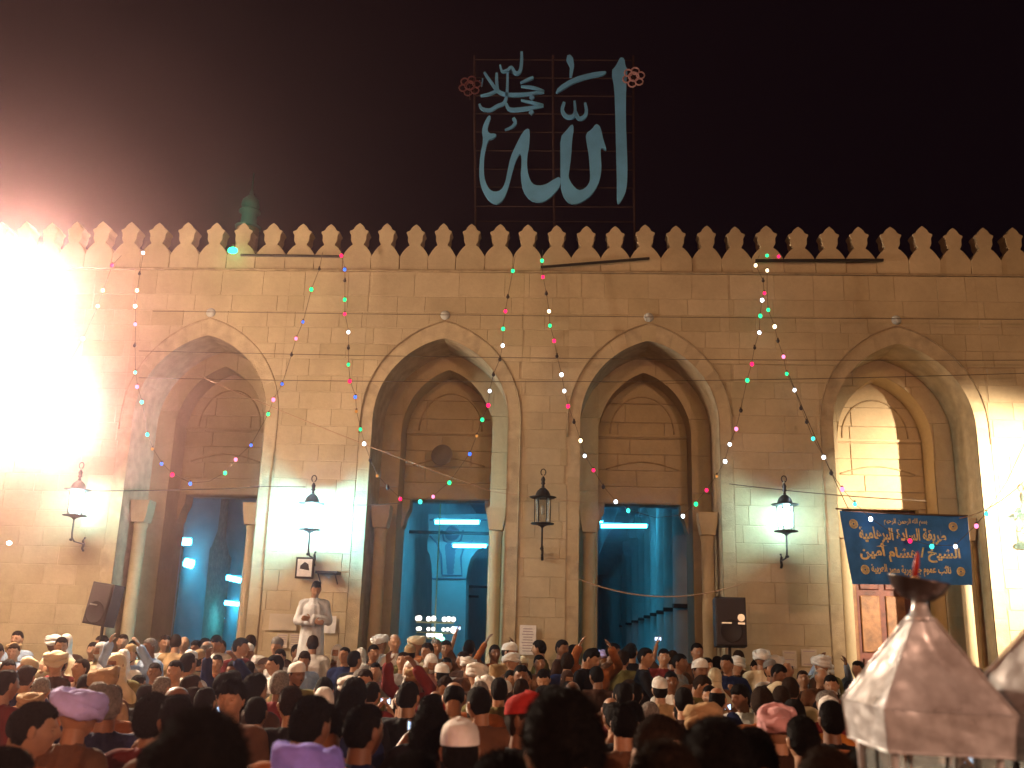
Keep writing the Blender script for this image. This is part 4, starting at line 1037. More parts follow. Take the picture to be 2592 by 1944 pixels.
def head_mat(v): a, b = HEADROT[v]; return Matrix.Translation(PIV) @ Matrix.Rotation(R(b), 4, 'Z') @ Matrix.Rotation(R(a), 4, 'X') @ Matrix.Translation(-PIV)
def base_body(pose, var=''):
    mb = MB()
    mb.ell((0, 0, .95), (.155, .105, .12)); mb.ell((0, 0, 1.10), (.145, .098, .15)); mb.ell((0, .0, 1.28), (.175, .115, .16))
    mb.cap((-.14, .01, 1.385), .062, (.14, .01, 1.385), .062); mb.cap((0, .012, 1.38), .064, (0, -.005, 1.55), .054, 16)
    for s, (el, wr) in zip((1, -1), POSES[pose]):
        sh = (s*.175, .01, 1.375); mb.cap(sh, .056, el, .042); mb.cap(el, .041, wr, .027)
        limb_hand(mb, sh, el, wr, s)
        mb.cap((s*.085, 0, .93), .085, (s*.10, -.01, .50), .056); mb.cap((s*.10, -.01, .5), .054, (s*.105, .02, .09), .038)
        mb.ell((s*.105, .02, .05), (.035, .045, .045)); mb.cap((s*.105, .0, .04), .036, (s*.115, -.14, .028), .026)
    me = voxel(mb, 'body', .0075 if pose != 'down' else .009, [placeholder], 3)
    b2 = MB(); add_head(b2); hm_me = b2.mesh('head', [placeholder]*7, True); hm_me.transform(head_mat(var))
    bm = bmesh.new(); bm.from_mesh(me)
    # the neck runs up inside the jaw, so body and head read as one surface
    bm.from_mesh(hm_me); bm.to_mesh(me); bm.free(); bpy.data.meshes.remove(hm_me)
    me.materials.clear()
    for _ in range(7): me.materials.append(placeholder)
    me.polygons.foreach_set('use_smooth', [True]*len(me.polygons))
    return me
def garment(pose, kind, seed):
    mb = MB(); e = .028 if kind == 'robe' else .02
    mb.ell((0, 0, .95), (.165+e, .115+e, .13)); mb.ell((0, 0, 1.10), (.155+e, .108+e, .16)); mb.ell((0, 0, 1.27), (.183+e, .125+e, .165))
    mb.cap((-.15, .012, 1.383), .078, (.15, .012, 1.383), .078); mb.lathe([(.10, 1.36), (.082, 1.44), (.068, 1.47)], (0, .01, 0), 16)
    for s, (el, wr) in zip((1, -1), POSES[pose]):
        sh = (s*.178, .01, 1.375); w1 = .066 if kind == 'robe' else .056; w2 = .062 if kind == 'robe' else .042
        el_, wr_ = Vector(el), Vector(wr); end = el_.lerp(wr_, .86 if kind == 'robe' else (.9 if seed % 2 else .05))
        mb.cap(sh, .075, el, w1); mb.cap(el_, w1, end, w2)
    if kind == 'robe':
        vs = []; n = 24; prof_ = [(.175, .12, 1.12), (.195, .145, .95), (.215, .165, .70), (.24, .19, .4), (.265, .215, .12)]
        for rx, ry, z in prof_:
            for k in range(n): vs.append((rx*math.cos(2*PI*k/n), ry*math.sin(2*PI*k/n), z))
        fs = [(i*n+k, i*n+(k+1) % n, (i+1)*n+(k+1) % n, (i+1)*n+k) for i in range(len(prof_)-1) for k in range(n)]+[tuple(range(n)), tuple(range((len(prof_)-1)*n, len(prof_)*n))[::-1]]
        mb.add(vs, fs)
    else:
        mb.lathe([(.17, .84), (.18, .95), (.17, 1.05)], (0, 0, 0), 18)
    return voxel(mb, kind, .014, [placeholder], 3, lambda co: folds(co, .0075 if kind == 'robe' else .005, seed))
def trousers():
    mb = MB(); mb.ell((0, 0, .93), (.172, .125, .11))
    for s in (-1, 1): mb.cap((s*.09, 0, .9), .095, (s*.103, -.005, .5), .078); mb.cap((s*.103, -.005, .5), .078, (s*.108, .01, .1), .068)
    return voxel(mb, 'trousers', .016, [placeholder], 3, lambda co: folds(co, .005, 3))
# hair and headwear meshes, in head coordinates
def shell(maskfn, out, nu=56, nv=40, inn=.93, name='hair', jit=.0):
    def fn(a, b, c, th, f):
        x, y, z = head_fn(a, b, c)
        mk = maskfn(x, y, z, th, a, b, c)
        k = inn+(1+out(x, y, z, th)-inn)*mk
        j = 1+jit*math.sin(31*th+17*f)*math.sin(23*f*1.3+5*th)*mk
        return (HC.x+x*k*j, HC.y+y*k*j, HC.z+z*k*j)
    vs, fs = headgrid(nu, nv, fn); mb = MB(); mb.add(vs, fs); return mb.mesh(name, [placeholder], True)
def sst(a, b, x): t = max(0, min(1, (x-a)/(b-a))); return t*t*(3-2*t)
def hairline(th, front=.062):
    c_ = math.cos(th); front = front+.004*math.sin(6*th+1)+.003*math.sin(15*th)
    if c_ > .55: return front
    if c_ > -.1: return front+(-.012-front)*((.55-c_)/.65)
    return -.012+(-.066+.012)*min(1, (-.1-c_)/.5)
HAIR = {
 'hair': shell(lambda x, y, z, th, a, b, c: sst(-.006, .010, z-hairline(th)), lambda x, y, z, th: .06+.06*max(0, z/.118)+.012*math.sin(9*th+40*z), jit=.03),
 'hairlow': shell(lambda x, y, z, th, a, b, c: sst(-.006, .010, z-hairline(th, .048)), lambda x, y, z, th: .16+.10*max(0, z/.118)+.02*math.sin(7*th+30*z), jit=.04),
 'bald': shell(lambda x, y, z, th, a, b, c: sst(-.006, .010, z-hairline(th, .09))*(1-sst(.55, .72, c))*sst(-.9, .1, -math.cos(th)+.15), lambda x, y, z, th: .035, jit=.02),
}
def tufted(me, n, ln, seed):
    rr = random.Random(seed); b = me.copy(); b.name = 'hair'; vs = []; fs = []
    polys = [p_ for p_ in me.polygons]; okp = []
    for p_ in polys:
        c_ = p_.center-HC; k_ = c_.length/max(1e-6, Vector(head_fn(*c_.normalized())).length)
        if p_.area > 1e-7 and (c_.z > .0 or c_.y > .02) and k_ > 1.02: okp.append(p_)
    for i in range(n):
        p_ = okp[rr.randrange(len(okp))]; a_, b_, c_ = [me.vertices[v].co for v in p_.vertices[:3]]
        u, v = rr.random(), rr.random(); q = a_+(b_-a_)*u+(c_-b_)*v*u
        nn = p_.normal.copy()
        if nn.dot(q-HC) < 0: nn = -nn
        d_ = (nn*.75+Vector((rr.uniform(-.8,.8), rr.uniform(-.8,.8), rr.uniform(-.9,.3)))).normalized()*ln*rr.uniform(.6, 1.3)
        t_ = d_.cross(nn).normalized()*.0011 if d_.cross(nn).length > 1e-6 else Vector((.0015, 0, 0))
        q = q-nn*.002; j = len(vs); vs += [q-t_, q+t_, q+d_]; fs.append((j, j+1, j+2))
    tm = bpy.data.meshes.new('tufts'); tm.from_pydata([tuple(v) for v in vs], [], fs)
    bm = bmesh.new(); bm.from_mesh(b); bm.from_mesh(tm); bm.to_mesh(b); bm.free()
    return b
HAIR = {k_: tufted(HAIR[k_], 2600, .009, 3) for k_ in HAIR}
HAIR_NEAR = {k_: tufted(HAIR[k_], 9000, .013 if k_ != 'hairlow' else .02, 5) for k_ in HAIR}
def turban_mesh(seed, big=1.0):
    rr = random.Random(seed); mb = MB(); nu, nv = 48, 16
    for L_ in range(3):
        tx, ty = rr.uniform(-.2, .2), rr.uniform(-.15, .25)-.10*(L_-1); vs = []
        for i in range(nu):
            u = 2*PI*i/nu
            for j in range(nv):
                v = 2*PI*j/nv; r = (.026+.004*math.sin(2*u+L_*2))*big*(1+.14*math.cos(3*v+4*u+L_)+.05*math.sin(11*u))
                rx, ry = .078+.008*big, .100+.008*big
                x = (rx+r*math.cos(v))*math.sin(u); y = -(ry+r*math.cos(v))*math.cos(u); z = .052+.020*(L_-1)*big+r*1.15*math.sin(v)+tx*x+ty*y*.8
                vs.append((x, y+.004, z))
        fs = [(i*nv+j, ((i+1) % nu)*nv+j, ((i+1) % nu)*nv+(j+1) % nv, i*nv+(j+1) % nv) for i in range(nu) for j in range(nv)]
        mb.add([tuple(Vector(v)+HC) for v in vs], fs)
    mb.ell(HC+Vector((0, .006, .055)), (.084*min(big, 1.1), .104*min(big, 1.1), .076), 24)
    return mb.mesh('turban', [placeholder], True)
def cap_mesh():
    mb = MB(); pr = [(1.045, .036), (1.06, .05), (1.02, .085), (.90, .112), (.62, .130), (.3, .137), (0, .139)]
    vs = []; n = 32
    for k_, z in pr:
        for i in range(n): a = 2*PI*i/n; vs.append((HC.x+.080*k_*math.sin(a), HC.y+.006-.102*k_*math.cos(a), HC.z+z+.012*math.cos(a)))
    fs = [(j*n+i, j*n+(i+1) % n, (j+1)*n+(i+1) % n, (j+1)*n+i) for j in range(len(pr)-1) for i in range(n)]
    mb.add(vs, fs); return mb.mesh('skullcap', [placeholder], True)
def visor_cap():
    me = cap_mesh(); mb = MB(); n = 14
    vs = [(HC.x+.078*math.sin(a), HC.y-.095*math.cos(a), HC.z+.052) for a in [R(-62+124*i/n) for i in range(n+1)]]+[(HC.x+.082*math.sin(a), HC.y-.02-.150*math.cos(a*.9), HC.z+.036) for a in [R(-62+124*i/n) for i in range(n+1)]]
    vs += [(x, y, z+.006) for x, y, z in vs]; m_ = n+1
    fs = [(i, i+1, m_+i+1, m_+i) for i in range(n)]+[(2*m_+i, 3*m_+i, 3*m_+i+1, 2*m_+i+1) for i in range(n)]
    mb.add(vs, fs); b = mb.mesh('visor', [placeholder], True); bm = bmesh.new(); bm.from_mesh(me); bm.from_mesh(b); bm.to_mesh(me); bm.free(); me.name = 'peaked_cap'; return me
def scarf_mesh(seed, long=0):
    def mk(x, y, z, th, a, b, c):
        t = abs((th+PI) % (2*PI)-PI)
        face = (1-sst(R(38), R(54), t))*(1-sst(.045, .062, z))
        return 1-face
    vs, fs = headgrid(56, 40, lambda a, b, c, th, f: (lambda p, k: (HC.x+p[0]*k, HC.y+p[1]*k+.002, HC.z+p[2]*(k if p[2] > 0 else 1)))(head_fn(a, b, c) if c > -.3 else tuple(q*s_ for q, s_ in zip(head_fn(a, b, c), (1.15, 1.2, 1))), .90+(.24+.012*math.sin(11*th+seed))*mk(*head_fn(a, b, c), th, a, b, c)))
    mb = MB(); mb.add(vs, fs)
    n = 40; pr = [(.088, .092, -.055), (.092, .098, -.10), (.110, .110, -.15), (.165, .135, -.205), (.215, .155, -.25), (.235, .165, -.31-.02*long), (.235, .165, -.36-.28*long)]
    vs = []
    for j, (rx, ry, z) in enumerate(pr):
        for i in range(n+1):
            a = R(28)+(2*PI-R(56))*i/n; w_ = 1+.04*math.sin(9*a+seed+j)*(j > 2)
            vs.append((HC.x+rx*w_*math.sin(a), HC.y+.01-ry*w_*math.cos(a), HC.z+z+.012*math.sin(5*a+seed)*(j > 3)))
    fs = [(j*(n+1)+i, j*(n+1)+i+1, (j+1)*(n+1)+i+1, (j+1)*(n+1)+i) for j in range(len(pr)-1) for i in range(n)]
    mb.add(vs, fs); return mb.mesh('headscarf', [placeholder], True)
HATS = {'turban': [turban_mesh(1), turban_mesh(2), turban_mesh(3, 1.15)], 'bigturban': [turban_mesh(4, 1.45), turban_mesh(5, 1.35)], 'cap': [cap_mesh()], 'redcap': [visor_cap()], 'scarf': [scarf_mesh(1), scarf_mesh(3)], 'longscarf': [scarf_mesh(2, 1)]}
HATNAME = {'turban': 'turban', 'bigturban': 'turban', 'cap': 'skullcap', 'redcap': 'peaked_cap', 'scarf': 'headscarf', 'longscarf': 'headscarf'}
BODY = {(p_, ''): base_body(p_) for p_ in POSES}
for v_ in 'LRDU': BODY[('down', v_)] = base_body('down', v_)
BODY[('fold', 'D')] = base_body('fold', 'D'); BODY[('clap', 'L')] = base_body('clap', 'L'); BODY[('clap', 'R')] = base_body('clap', 'R')
GARM = {}
def get_garm(pose, kind):
    k = (pose, kind)
    if k not in GARM: GARM[k] = garment(pose, kind, len(GARM)+1)
    return GARM[k]
TROUS = trousers()
def skinmat(name, c):
    m_ = mat(name, c, .5, noise=.10, nscale=25, spec=.35); b = m_.node_tree.nodes['Principled BSDF']; return m_
SK = [skinmat('skin light brown', (.40,.21,.12)), skinmat('skin brown', (.31,.15,.08)), skinmat('skin deep brown', (.20,.09,.048)), skinmat('skin tan', (.36,.18,.10))]
EYEW = mat('eye white', (.6,.55,.5), .3); IRIS = mat('iris', (.012,.008,.006), .2); LIPS = mat('lips', (.24,.08,.06), .5)
def cloth(name, c, n=.15): return mat('cloth '+name, c, .9, noise=.22, nscale=7, bump=.7, bscale=16, spec=.1)
def hairmat(name, c):
    m_ = mat('hair '+name, c, .8, noise=.4, nscale=60, bump=.8, bscale=220, spec=.12); return m_
HM = {'black': hairmat('black', (.010,.007,.006)), 'grey': hairmat('grey', (.25,.22,.20)), 'brown': hairmat('brown', (.03,.015,.008))}
CL = {'white': (.70,.66,.62), 'cream': (.60,.48,.32), 'tan': (.36,.23,.12), 'brown': (.12,.055,.03), 'dark brown': (.045,.022,.015), 'black': (.012,.010,.012), 'grey': (.20,.18,.17), 'dark grey': (.06,.055,.06),
      'navy': (.015,.022,.07), 'blue': (.05,.09,.25), 'pale blue': (.30,.38,.52), 'violet': (.24,.20,.72), 'lavender': (.46,.40,.80), 'red': (.42,.03,.025), 'maroon': (.16,.025,.025), 'olive': (.13,.11,.04), 'green': (.04,.10,.06), 'orange': (.45,.17,.04), 'pink': (.55,.28,.28), 'rust': (.28,.09,.03), 'ash': (.56,.55,.55)}
CM = {k_: cloth(k_, v) for k_, v in CL.items()}
people = []
taken = []
def ground_at(Y): return .17 if Y > 11.6 else 0
def part_copy(me, name, root, mats, loc=None, rot=None):
    o = bpy.data.objects.new(name, me); C.objects.link(o); o.parent = root
    for i, m_ in enumerate(mats):
        o.material_slots[i].link = 'OBJECT'; o.material_slots[i].material = m_
    if loc is not None: o.location = loc
    if rot is not None: o.rotation_euler = rot
    return o
def person(pos, ht, face, pose='down', hat='hair', hatc='white', gar='shirt', garc='white', haircol='black', beard=0, skin=None, tilt=0, base=None, roll=0, extra=None, var=None):
    if var is None: var = random.choice({'down': ['', '', 'L', 'R', 'D', 'U'], 'clap': ['', 'L', 'R']}.get(pose, ['']))
    skin = SK[skin if skin is not None else random.randrange(4)]
    s_ = ht/1.72
    me = BODY[(pose, var)]; o = bpy.data.objects.new('person', me); C.objects.link(o)
    hm2 = HM[haircol]
    ms = [skin, EYEW, IRIS, LIPS, HM['black'] if haircol != 'grey' else HM['grey'], hm2 if beard >= 1 else skin, hm2 if beard >= 2 else skin]
    for i, m_ in enumerate(ms): o.material_slots[i].link = 'OBJECT'; o.material_slots[i].material = m_
    z0 = ground_at(pos[1]) if base is None else base
    o.location = (pos[0], pos[1], z0); o.scale = (s_, s_, s_)
    o.rotation_euler = (R(tilt), R(roll), R(face))
    part_copy(get_garm(pose, gar), {'robe': 'robe', 'shirt': 'shirt'}[gar], o, [CM[garc]])
    if gar == 'shirt': part_copy(TROUS, 'trousers', o, [CM[random.choice(['black', 'navy', 'dark brown', 'dark grey'])]])
    if hat in HAIR: part_copy((HAIR_NEAR if pos[1] < 6.5 else HAIR)[hat], 'hair', o, [hm2])
    else:
        hn = random.choice(HATS[hat]); part_copy(hn, HATNAME[hat], o, [CM[hatc]])
        if hat in ('cap', 'redcap'): part_copy(HAIR['hair'], 'hair', o, [hm2], (0, 0, -.012), None)
    if pose in ('raise', 'film') and extra == 'phone':
        pass
    hmx = head_mat(var)
    for ch_ in C.objects[-4:]:
        if ch_.parent is o and (ch_.name.startswith(('hair', 'turban', 'skullcap', 'peaked', 'headscarf'))): ch_.matrix_basis = hmx @ ch_.matrix_basis
    people.append(dict(o=o, hat=hat, hatc=hatc, gar=gar, garc=garc, pose=pose, face=face, hc=haircol, beard=beard, Y=pos[1], x=pos[0]))
    return o
HW = {'hair': .17, 'hairlow': .18, 'bald': .165, 'turban': .235, 'bigturban': .28, 'cap': .18, 'redcap': .19, 'scarf': .20, 'longscarf': .20}
HTOP = {'hair': .012, 'hairlow': .022, 'bald': 0, 'turban': .02, 'bigturban': .05, 'cap': .02, 'redcap': .02, 'scarf': .02, 'longscarf': .02}
# (x, y of the crown, width of head or headwear) in the 2592 px photo, then what it wears
PP = [
 (9,1623,24,'hair','white','shirt','white',20,'down'), (276,1607,22,'hair','','shirt','maroon',-10,'down'), (305,1604,22,'hair','','shirt','white',15,'down'),
 (332,1640,32,'scarf','white','robe','white',200,'down'), (412,1606,25,'hair','','shirt','white',70,'clap'), (442,1604,22,'hair','','shirt','tan',160,'down'),
 (466,1611,27,'bald','','shirt','pale blue',10,'down'), (490,1645,25,'cap','white','shirt','tan',30,'clap'), (27,1694,58,'hair','','robe','maroon',150,'down'),
 (83,1712,38,'cap','white','robe','brown',170,'down'), (147,1718,28,'cap','cream','shirt','maroon',190,'down'),
 (343,1706,32,'hair','','shirt','dark brown',180,'down'), (370,1730,36,'hair','','shirt','black',170,'down'), (388,1757,84,'hairlow','','shirt','maroon',185,'down'), 
 (514,1613,22,'hair','','shirt','grey',30,'down'), (546,1602,26,'hair','','shirt','white',0,'down'), (569,1620,22,'hair','','shirt','rust',10,'down'), (607,1616,24,'hair','','shirt','tan',-30,'down'),
 (643,1606,27,'hair','','robe','white',185,'fold'), (692,1612,32,'cap','grey','robe','dark brown',0,'clap','grey',2), (761,1630,29,'hair','','shirt','tan',60,'clap'), (799,1607,28,'hair','','shirt','white',200,'down'),
 (850,1629,33,'scarf','white','robe','brown',10,'clap'), (884,1638,24,'hair','','shirt','navy',-10,'down'), (500,1645,28,'cap','tan','shirt','black',170,'down'),
 (546,1656,28,'hair','','shirt','rust',15,'clap'), (700,1656,30,'hair','','shirt','white',-15,'clap'), (590,1674,26,'hair','','shirt','dark brown',20,'down'),
 (630,1706,26,'hair','','shirt','white',180,'down'), (641,1725,30,'hair','','shirt','white',170,'down'), (678,1714,36,'hair','','shirt','black',185,'down'), (708,1711,28,'hair','','shirt','brown',20,'down'),
 (740,1700,32,'hair','','shirt','tan',0,'down'), (595,1716,72,'hairlow','','shirt','brown',0,'down'), (748,1735,66,'hair','','shirt','black',180,'down'), (801,1734,54,'scarf','white','shirt','brown',200,'down'),
 (740,1756,100,'hair','','shirt','rust',185,'down'), (842,1772,88,'hair','','shirt','rust',200,'down'), (678,1762,52,'hair','','shirt','dark brown',180,'down'),
 (971,1604,34,'turban','white','shirt','grey',160,'down'), (1010,1604,27,'bald','','robe','white',60,'down'), (1057,1607,38,'turban','cream','shirt','rust',150,'down'), (1033,1631,30,'cap','tan','shirt','olive',190,'down'),
 (1097,1615,27,'hair','','shirt','tan',60,'down','grey'), (1133,1620,29,'hair','','shirt','olive',5,'down'), (1177,1618,26,'hair','','shirt','brown',180,'raise'), (1252,1631,24,'hair','','shirt','rust',20,'both'),
 (1274,1624,34,'cap','white','shirt','tan',30,'clap'), (1297,1650,40,'turban','white','robe','brown',60,'down','grey',2), (911,1647,29,'hair','','shirt','black',150,'down'), (925,1634,28,'scarf','white','robe','white',170,'down'),
 (952,1631,26,'hair','','shirt','brown',30,'down'), (1019,1650,28,'hair','','shirt','grey',0,'down'), (1073,1625,26,'hair','','shirt','brown',0,'down'), (1094,1647,31,'scarf','white','shirt','pink',10,'down'),
 (1177,1658,38,'turban','white','robe','brown',150,'clap'), (1113,1678,34,'cap','white','robe','brown',180,'down'), (1062,1679,30,'cap','cream','robe','cream',190,'down'), (966,1676,25,'hair','','shirt','pink',0,'down'),
 (982,1703,28,'hair','','shirt','dark grey',-20,'down'), (1110,1703,38,'hair','','shirt','red',15,'down'), (907,1706,26,'cap','white','shirt','dark brown',180,'down'), (915,1716,66,'hairlow','','shirt','black',180,'down'),
 (949,1711,34,'scarf','cream','robe','brown',200,'down'), (1161,1719,58,'bald','','shirt','cream',170,'down'), (1192,1758,52,'cap','white','robe','tan',150,'down'), (1011,1727,50,'hair','','shirt','black',180,'down'),
 (1057,1724,56,'hair','','shirt','black',175,'film'), (1225,1736,62,'hair','','shirt','brown',185,'down'), (1285,1725,34,'cap','white','shirt','tan',170,'down'), (918,1780,92,'hair','','shirt','navy',140,'down'),
 (1060,1790,100,'hairlow','','shirt','brown',180,'down'), (1196,1820,108,'cap','white','robe','white',150,'down'),
 (1369,1619,27,'hair','','shirt','olive',-80,'down'), (1418,1618,29,'hair','','shirt','dark brown',80,'down'), (1448,1630,26,'hair','','shirt','tan',160,'down'), (1484,1636,34,'hair','','shirt','black',60,'down'),
 (1527,1642,38,'turban','lavender','shirt','tan',160,'down'), (1546,1626,26,'hair','','shirt','brown',60,'down'), (1577,1630,27,'hair','','shirt','rust',90,'down'), (1605,1628,24,'hair','','shirt','black',170,'down'),
 (1585,1645,32,'hairlow','','shirt','olive',180,'down'), (1631,1638,34,'hair','','shirt','black',100,'clap'), (1666,1640,31,'hair','','shirt','maroon',0,'down'), (1695,1645,31,'hair','','shirt','brown',170,'raise'),
 (1320,1694,34,'hair','','shirt','brown',10,'clap'), (1292,1697,28,'hair','','shirt','dark brown',0,'down'), (1382,1687,34,'hair','','shirt','dark brown',-10,'down'), (1422,1692,30,'scarf','dark brown','robe','black',0,'down'),
 (1429,1652,35,'hairlow','','shirt','navy',180,'down'), (1513,1685,34,'hair','','shirt','dark brown',170,'down'), (1559,1728,36,'hair','','shirt','brown',170,'film'), (1601,1728,36,'hair','','shirt','black',180,'down'),
 (1674,1714,39,'cap','white','robe','tan',185,'down'), (1475,1728,185,'hairlow','','shirt','dark brown',190,'down'), (1318,1752,92,'redcap','red','shirt','black',60,'down'), (1632,1790,98,'hair','','shirt','maroon',75,'down'),
 (1760,1667,36,'cap','white','shirt','brown',20,'down'), (1708,1698,31,'hair','','robe','white',10,'down','black',2), (1708,1657,26,'hair','','shirt','rust',0,'down'), (1765,1627,27,'hair','','shirt','brown',10,'down'),
 (1784,1663,28,'hair','','shirt','brown',60,'down'), (1825,1660,27,'hair','','shirt','black',170,'down'), (1854,1644,24,'hair','','shirt','brown',180,'down'), (1857,1657,40,'turban','white','robe','dark brown',20,'down','grey',1),
 (1809,1687,34,'scarf','cream','robe','brown',190,'down'), (1897,1663,22,'hair','','shirt','brown',20,'down'), (1926,1641,44,'turban','white','robe','cream',175,'down'), (1955,1655,36,'turban','white','robe','white',60,'down'),
 (1947,1670,30,'cap','grey','robe','white',30,'down'), (1990,1675,24,'bald','','shirt','navy',10,'clap'), (2075,1655,46,'turban','white','robe','brown',60,'down'), (2061,1690,27,'bald','','robe','brown',20,'down','grey',2),
 (2041,1697,24,'hair','','shirt','dark brown',0,'down'), (2121,1706,30,'hair','','shirt','black',20,'down'), (2166,1671,31,'hair','','robe','black',-60,'down'), (1730,1739,46,'hair','','shirt','dark brown',180,'down'),
 (1727,1773,42,'hair','','shirt','brown',190,'down'), (1814,1768,96,'turban','tan','robe','brown',185,'down'), (1963,1786,100,'turban','pink','robe','dark brown',180,'down'), (1988,1757,32,'hair','','shirt','rust',20,'clap'),
 (2104,1764,48,'cap','white','robe','orange',160,'down'), (2061,1812,82,'hair','','shirt','black',180,'down'), (1803,1806,150,'hairlow','','shirt','maroon',195,'down'), (1939,1830,112,'hair','','shirt','dark brown',180,'down'),
 (268,1679,84,'bigturban','tan','robe','tan',180,'down'), (215,1724,142,'bigturban','lavender','robe','brown',150,'down','black',0), (78,1757,60,'turban','tan','robe','rust',180,'down'), (45,1795,56,'hair','','shirt','maroon',190,'down'),
 (492,1735,76,'bald','','shirt','rust',170,'down'), (560,1800,222,'hairlow','','shirt','rust',8,'down'), (788,1850,172,'bigturban','violet','robe','violet',185,'down'), (1668,1880,150,'hairlow','','shirt','black',180,'down'),
 (40,1890,120,'hair','','shirt','rust',170,'down'), (370,1868,150,'hair','','robe','white',195,'down'), (1040,1905,150,'hair','','shirt','rust',180,'down'), (2010,1890,150,'hair','','shirt','maroon',190,'down'), (1330,1905,160,'hairlow','','robe','tan',185,'down'),
]
for row in PP:
    x, yt, w_, hat, hatc, gar, garc, face, pose = row[:9]
    hcx = row[9] if len(row) > 9 else ('grey' if hat == 'xx' else random.choice(['black', 'black', 'black', 'brown'])); beard = row[10] if len(row) > 10 else (1 if random.random() < .35 else 0)
    Y = FPX*HW[hat]/w_; Y = min(Y, 14.2)
    # slide along the ray a little until the height is human
    best = None
    for k_ in np.linspace(.82, 1.22, 41):
        Yk = min(Y*k_, 14.3); t = PS(x, yt, Yk); g_ = ground_at(Yk); h_ = (t.z-HTOP[hat]-g_)
        cost = abs(k_-1)*1.2+max(0, h_-1.80)*12+max(0, 1.60-h_)*12+sum(max(0, .30-math.hypot(t.x-a, Yk-b))*3 for a, b in taken)
        if best is None or cost < best[0]: best = (cost, Yk, t, h_)
    _, Yk, t, h_ = best
    h_ = max(1.42, min(1.95, h_)); taken.append((t.x, Yk))
    person((t.x, Yk), h_, face+random.uniform(-8, 8), pose, hat, hatc or 'white', gar, garc, hcx, beard, roll=random.uniform(-3, 3))
# special figures
p = P(683, 1250, 14.05)
CR = .17
plz = p.z-1.74
o = MB().box(-.6, .6, -.42, .42, 0, plz-.17, bev=.01).build('stone_plinth', M['platform'], None, False, (p.x, 14.3, .17)); tag(o, 'pale stone plinth under the man standing in white', 'plinth')
t_ = person((p.x, 14.05), 1.72, 14, 'fold', 'hair', '', 'robe', 'ash', 'black', 1, 1, base=plz, var='D'); t_.scale = (.88, 1, 1); t_['label'] = 'man in a white robe standing high above the crowd with folded arms'
people[-1]['fixed'] = 1
t2_ = PS(171, 1602, 13.2); o = person((t2_.x, 13.2), t2_.z-.17-.02, 10, 'fold', 'longscarf', 'white', 'robe', 'dark brown', 'black', 1, 2); o['label'] = 'man in long white head scarf and dark robe near the left wall'; people[-1]['fixed'] = 1
taken.append((t2_.x, 13.2))
# the rest of the crowd between them
Yr = 4.5; nfill = 0
while Yr < 13.9:
    hw_ = .56*Yr; x = -hw_+random.uniform(0, .5)
    while x < hw_:
        xx = x+random.uniform(-.12, .12); yy = Yr+random.uniform(-.14, .14)
        if all(math.hypot(xx-a, (yy-b)) > .42 for a, b in taken) and not (abs(xx-1.27) < .95 and abs(yy-3.05) < .75) and not (abs(xx-p.x) < .7 and yy > 13.6):
            far = yy > 9.5
            hat = random.choices(['hair', 'hairlow', 'bald', 'turban', 'cap', 'scarf'], [50, 10, 6, 13, 14, 7] if far else [70, 18, 5, 2, 3, 2])[0]
            ht = random.uniform(1.52, 1.70) if far else random.uniform(1.50, 1.66)
            face = random.choice([0, 15, -20, 40, 5, -35, 170, 60]) if far else random.choice([180, 170, 190, 160, 200, 150])
            gc = random.choice(['white', 'white', 'white', 'cream', 'pale blue', 'tan', 'brown', 'dark brown', 'black', 'grey', 'navy', 'rust', 'olive', 'pale blue', 'dark brown', 'maroon'] if far else ['dark brown', 'black', 'brown', 'maroon', 'rust', 'navy', 'olive'])
            person((xx, yy), ht, face, random.choice(['down', 'clap', 'down', 'down', 'both' if random.random() < .3 else 'down', 'clap']) if far else random.choices(['down', 'film'], [12, 1])[0], hat, random.choice(['white', 'white', 'cream', 'tan']), random.choice(['shirt', 'shirt', 'robe']), gc, random.choice(['black', 'black', 'brown', 'black', 'grey']), random.choice([0, 0, 1, 2 if far else 0]), roll=random.uniform(-3, 3))
            taken.append((xx, yy)); nfill += 1
        x += .60
    Yr += .62
print('people', len(people), 'fill', nfill)
# things held up by people
def phone_at(px, py, Y, label, face_cam=True):
    q_ = P(px, py, Y); root = empty('mobile_phone', q_); tag(root, label, 'phone'); root.rotation_euler = (R(-12), R(6), 0 if face_cam else PI)
    MB().box(-.028, .028, 0, .011, -.05, .05, bev=.004).build('case', M['black_plastic'], root)
    MB().box(-.022, .022, -.0025, .001, -.028, .036).build('screen', M['screen'], root)
# ---- phones sit in raised hands
def hand_world(o, side, dz=.08):
    pose_ = next(q_['pose'] for q_ in people if q_['o'] is o); el, wr = POSES[pose_][0 if side > 0 else 1]
    d_ = (Vector(wr)-Vector(el)).normalized(); v_ = Vector(wr)+d_*.10+Vector((0, -.012, 0))
    bpy.context.view_layer.update(); return o.matrix_world @ v_
bpy.context.view_layer.update()
for q_ in list(people):
    if q_['pose'] in ('raise', 'film'):
        hw2 = hand_world(q_['o'], 1); r_ = q_['o'].rotation_euler.z
        root = empty('mobile_phone', hw2, r_+PI); q_['phone'] = root
        if q_['pose'] == 'film':
            hw3 = hand_world(q_['o'], -1); root.location = (hw2+hw3)/2
        lb_side = root.location
        MB().box(-.05, .05, -.006, .006, -.028, .028, bev=.003).build('case', M['black_plastic'], root)
        MB().box(-.044, .044, -.009, -.004, -.023, .023).build('screen', M['screen'], root)

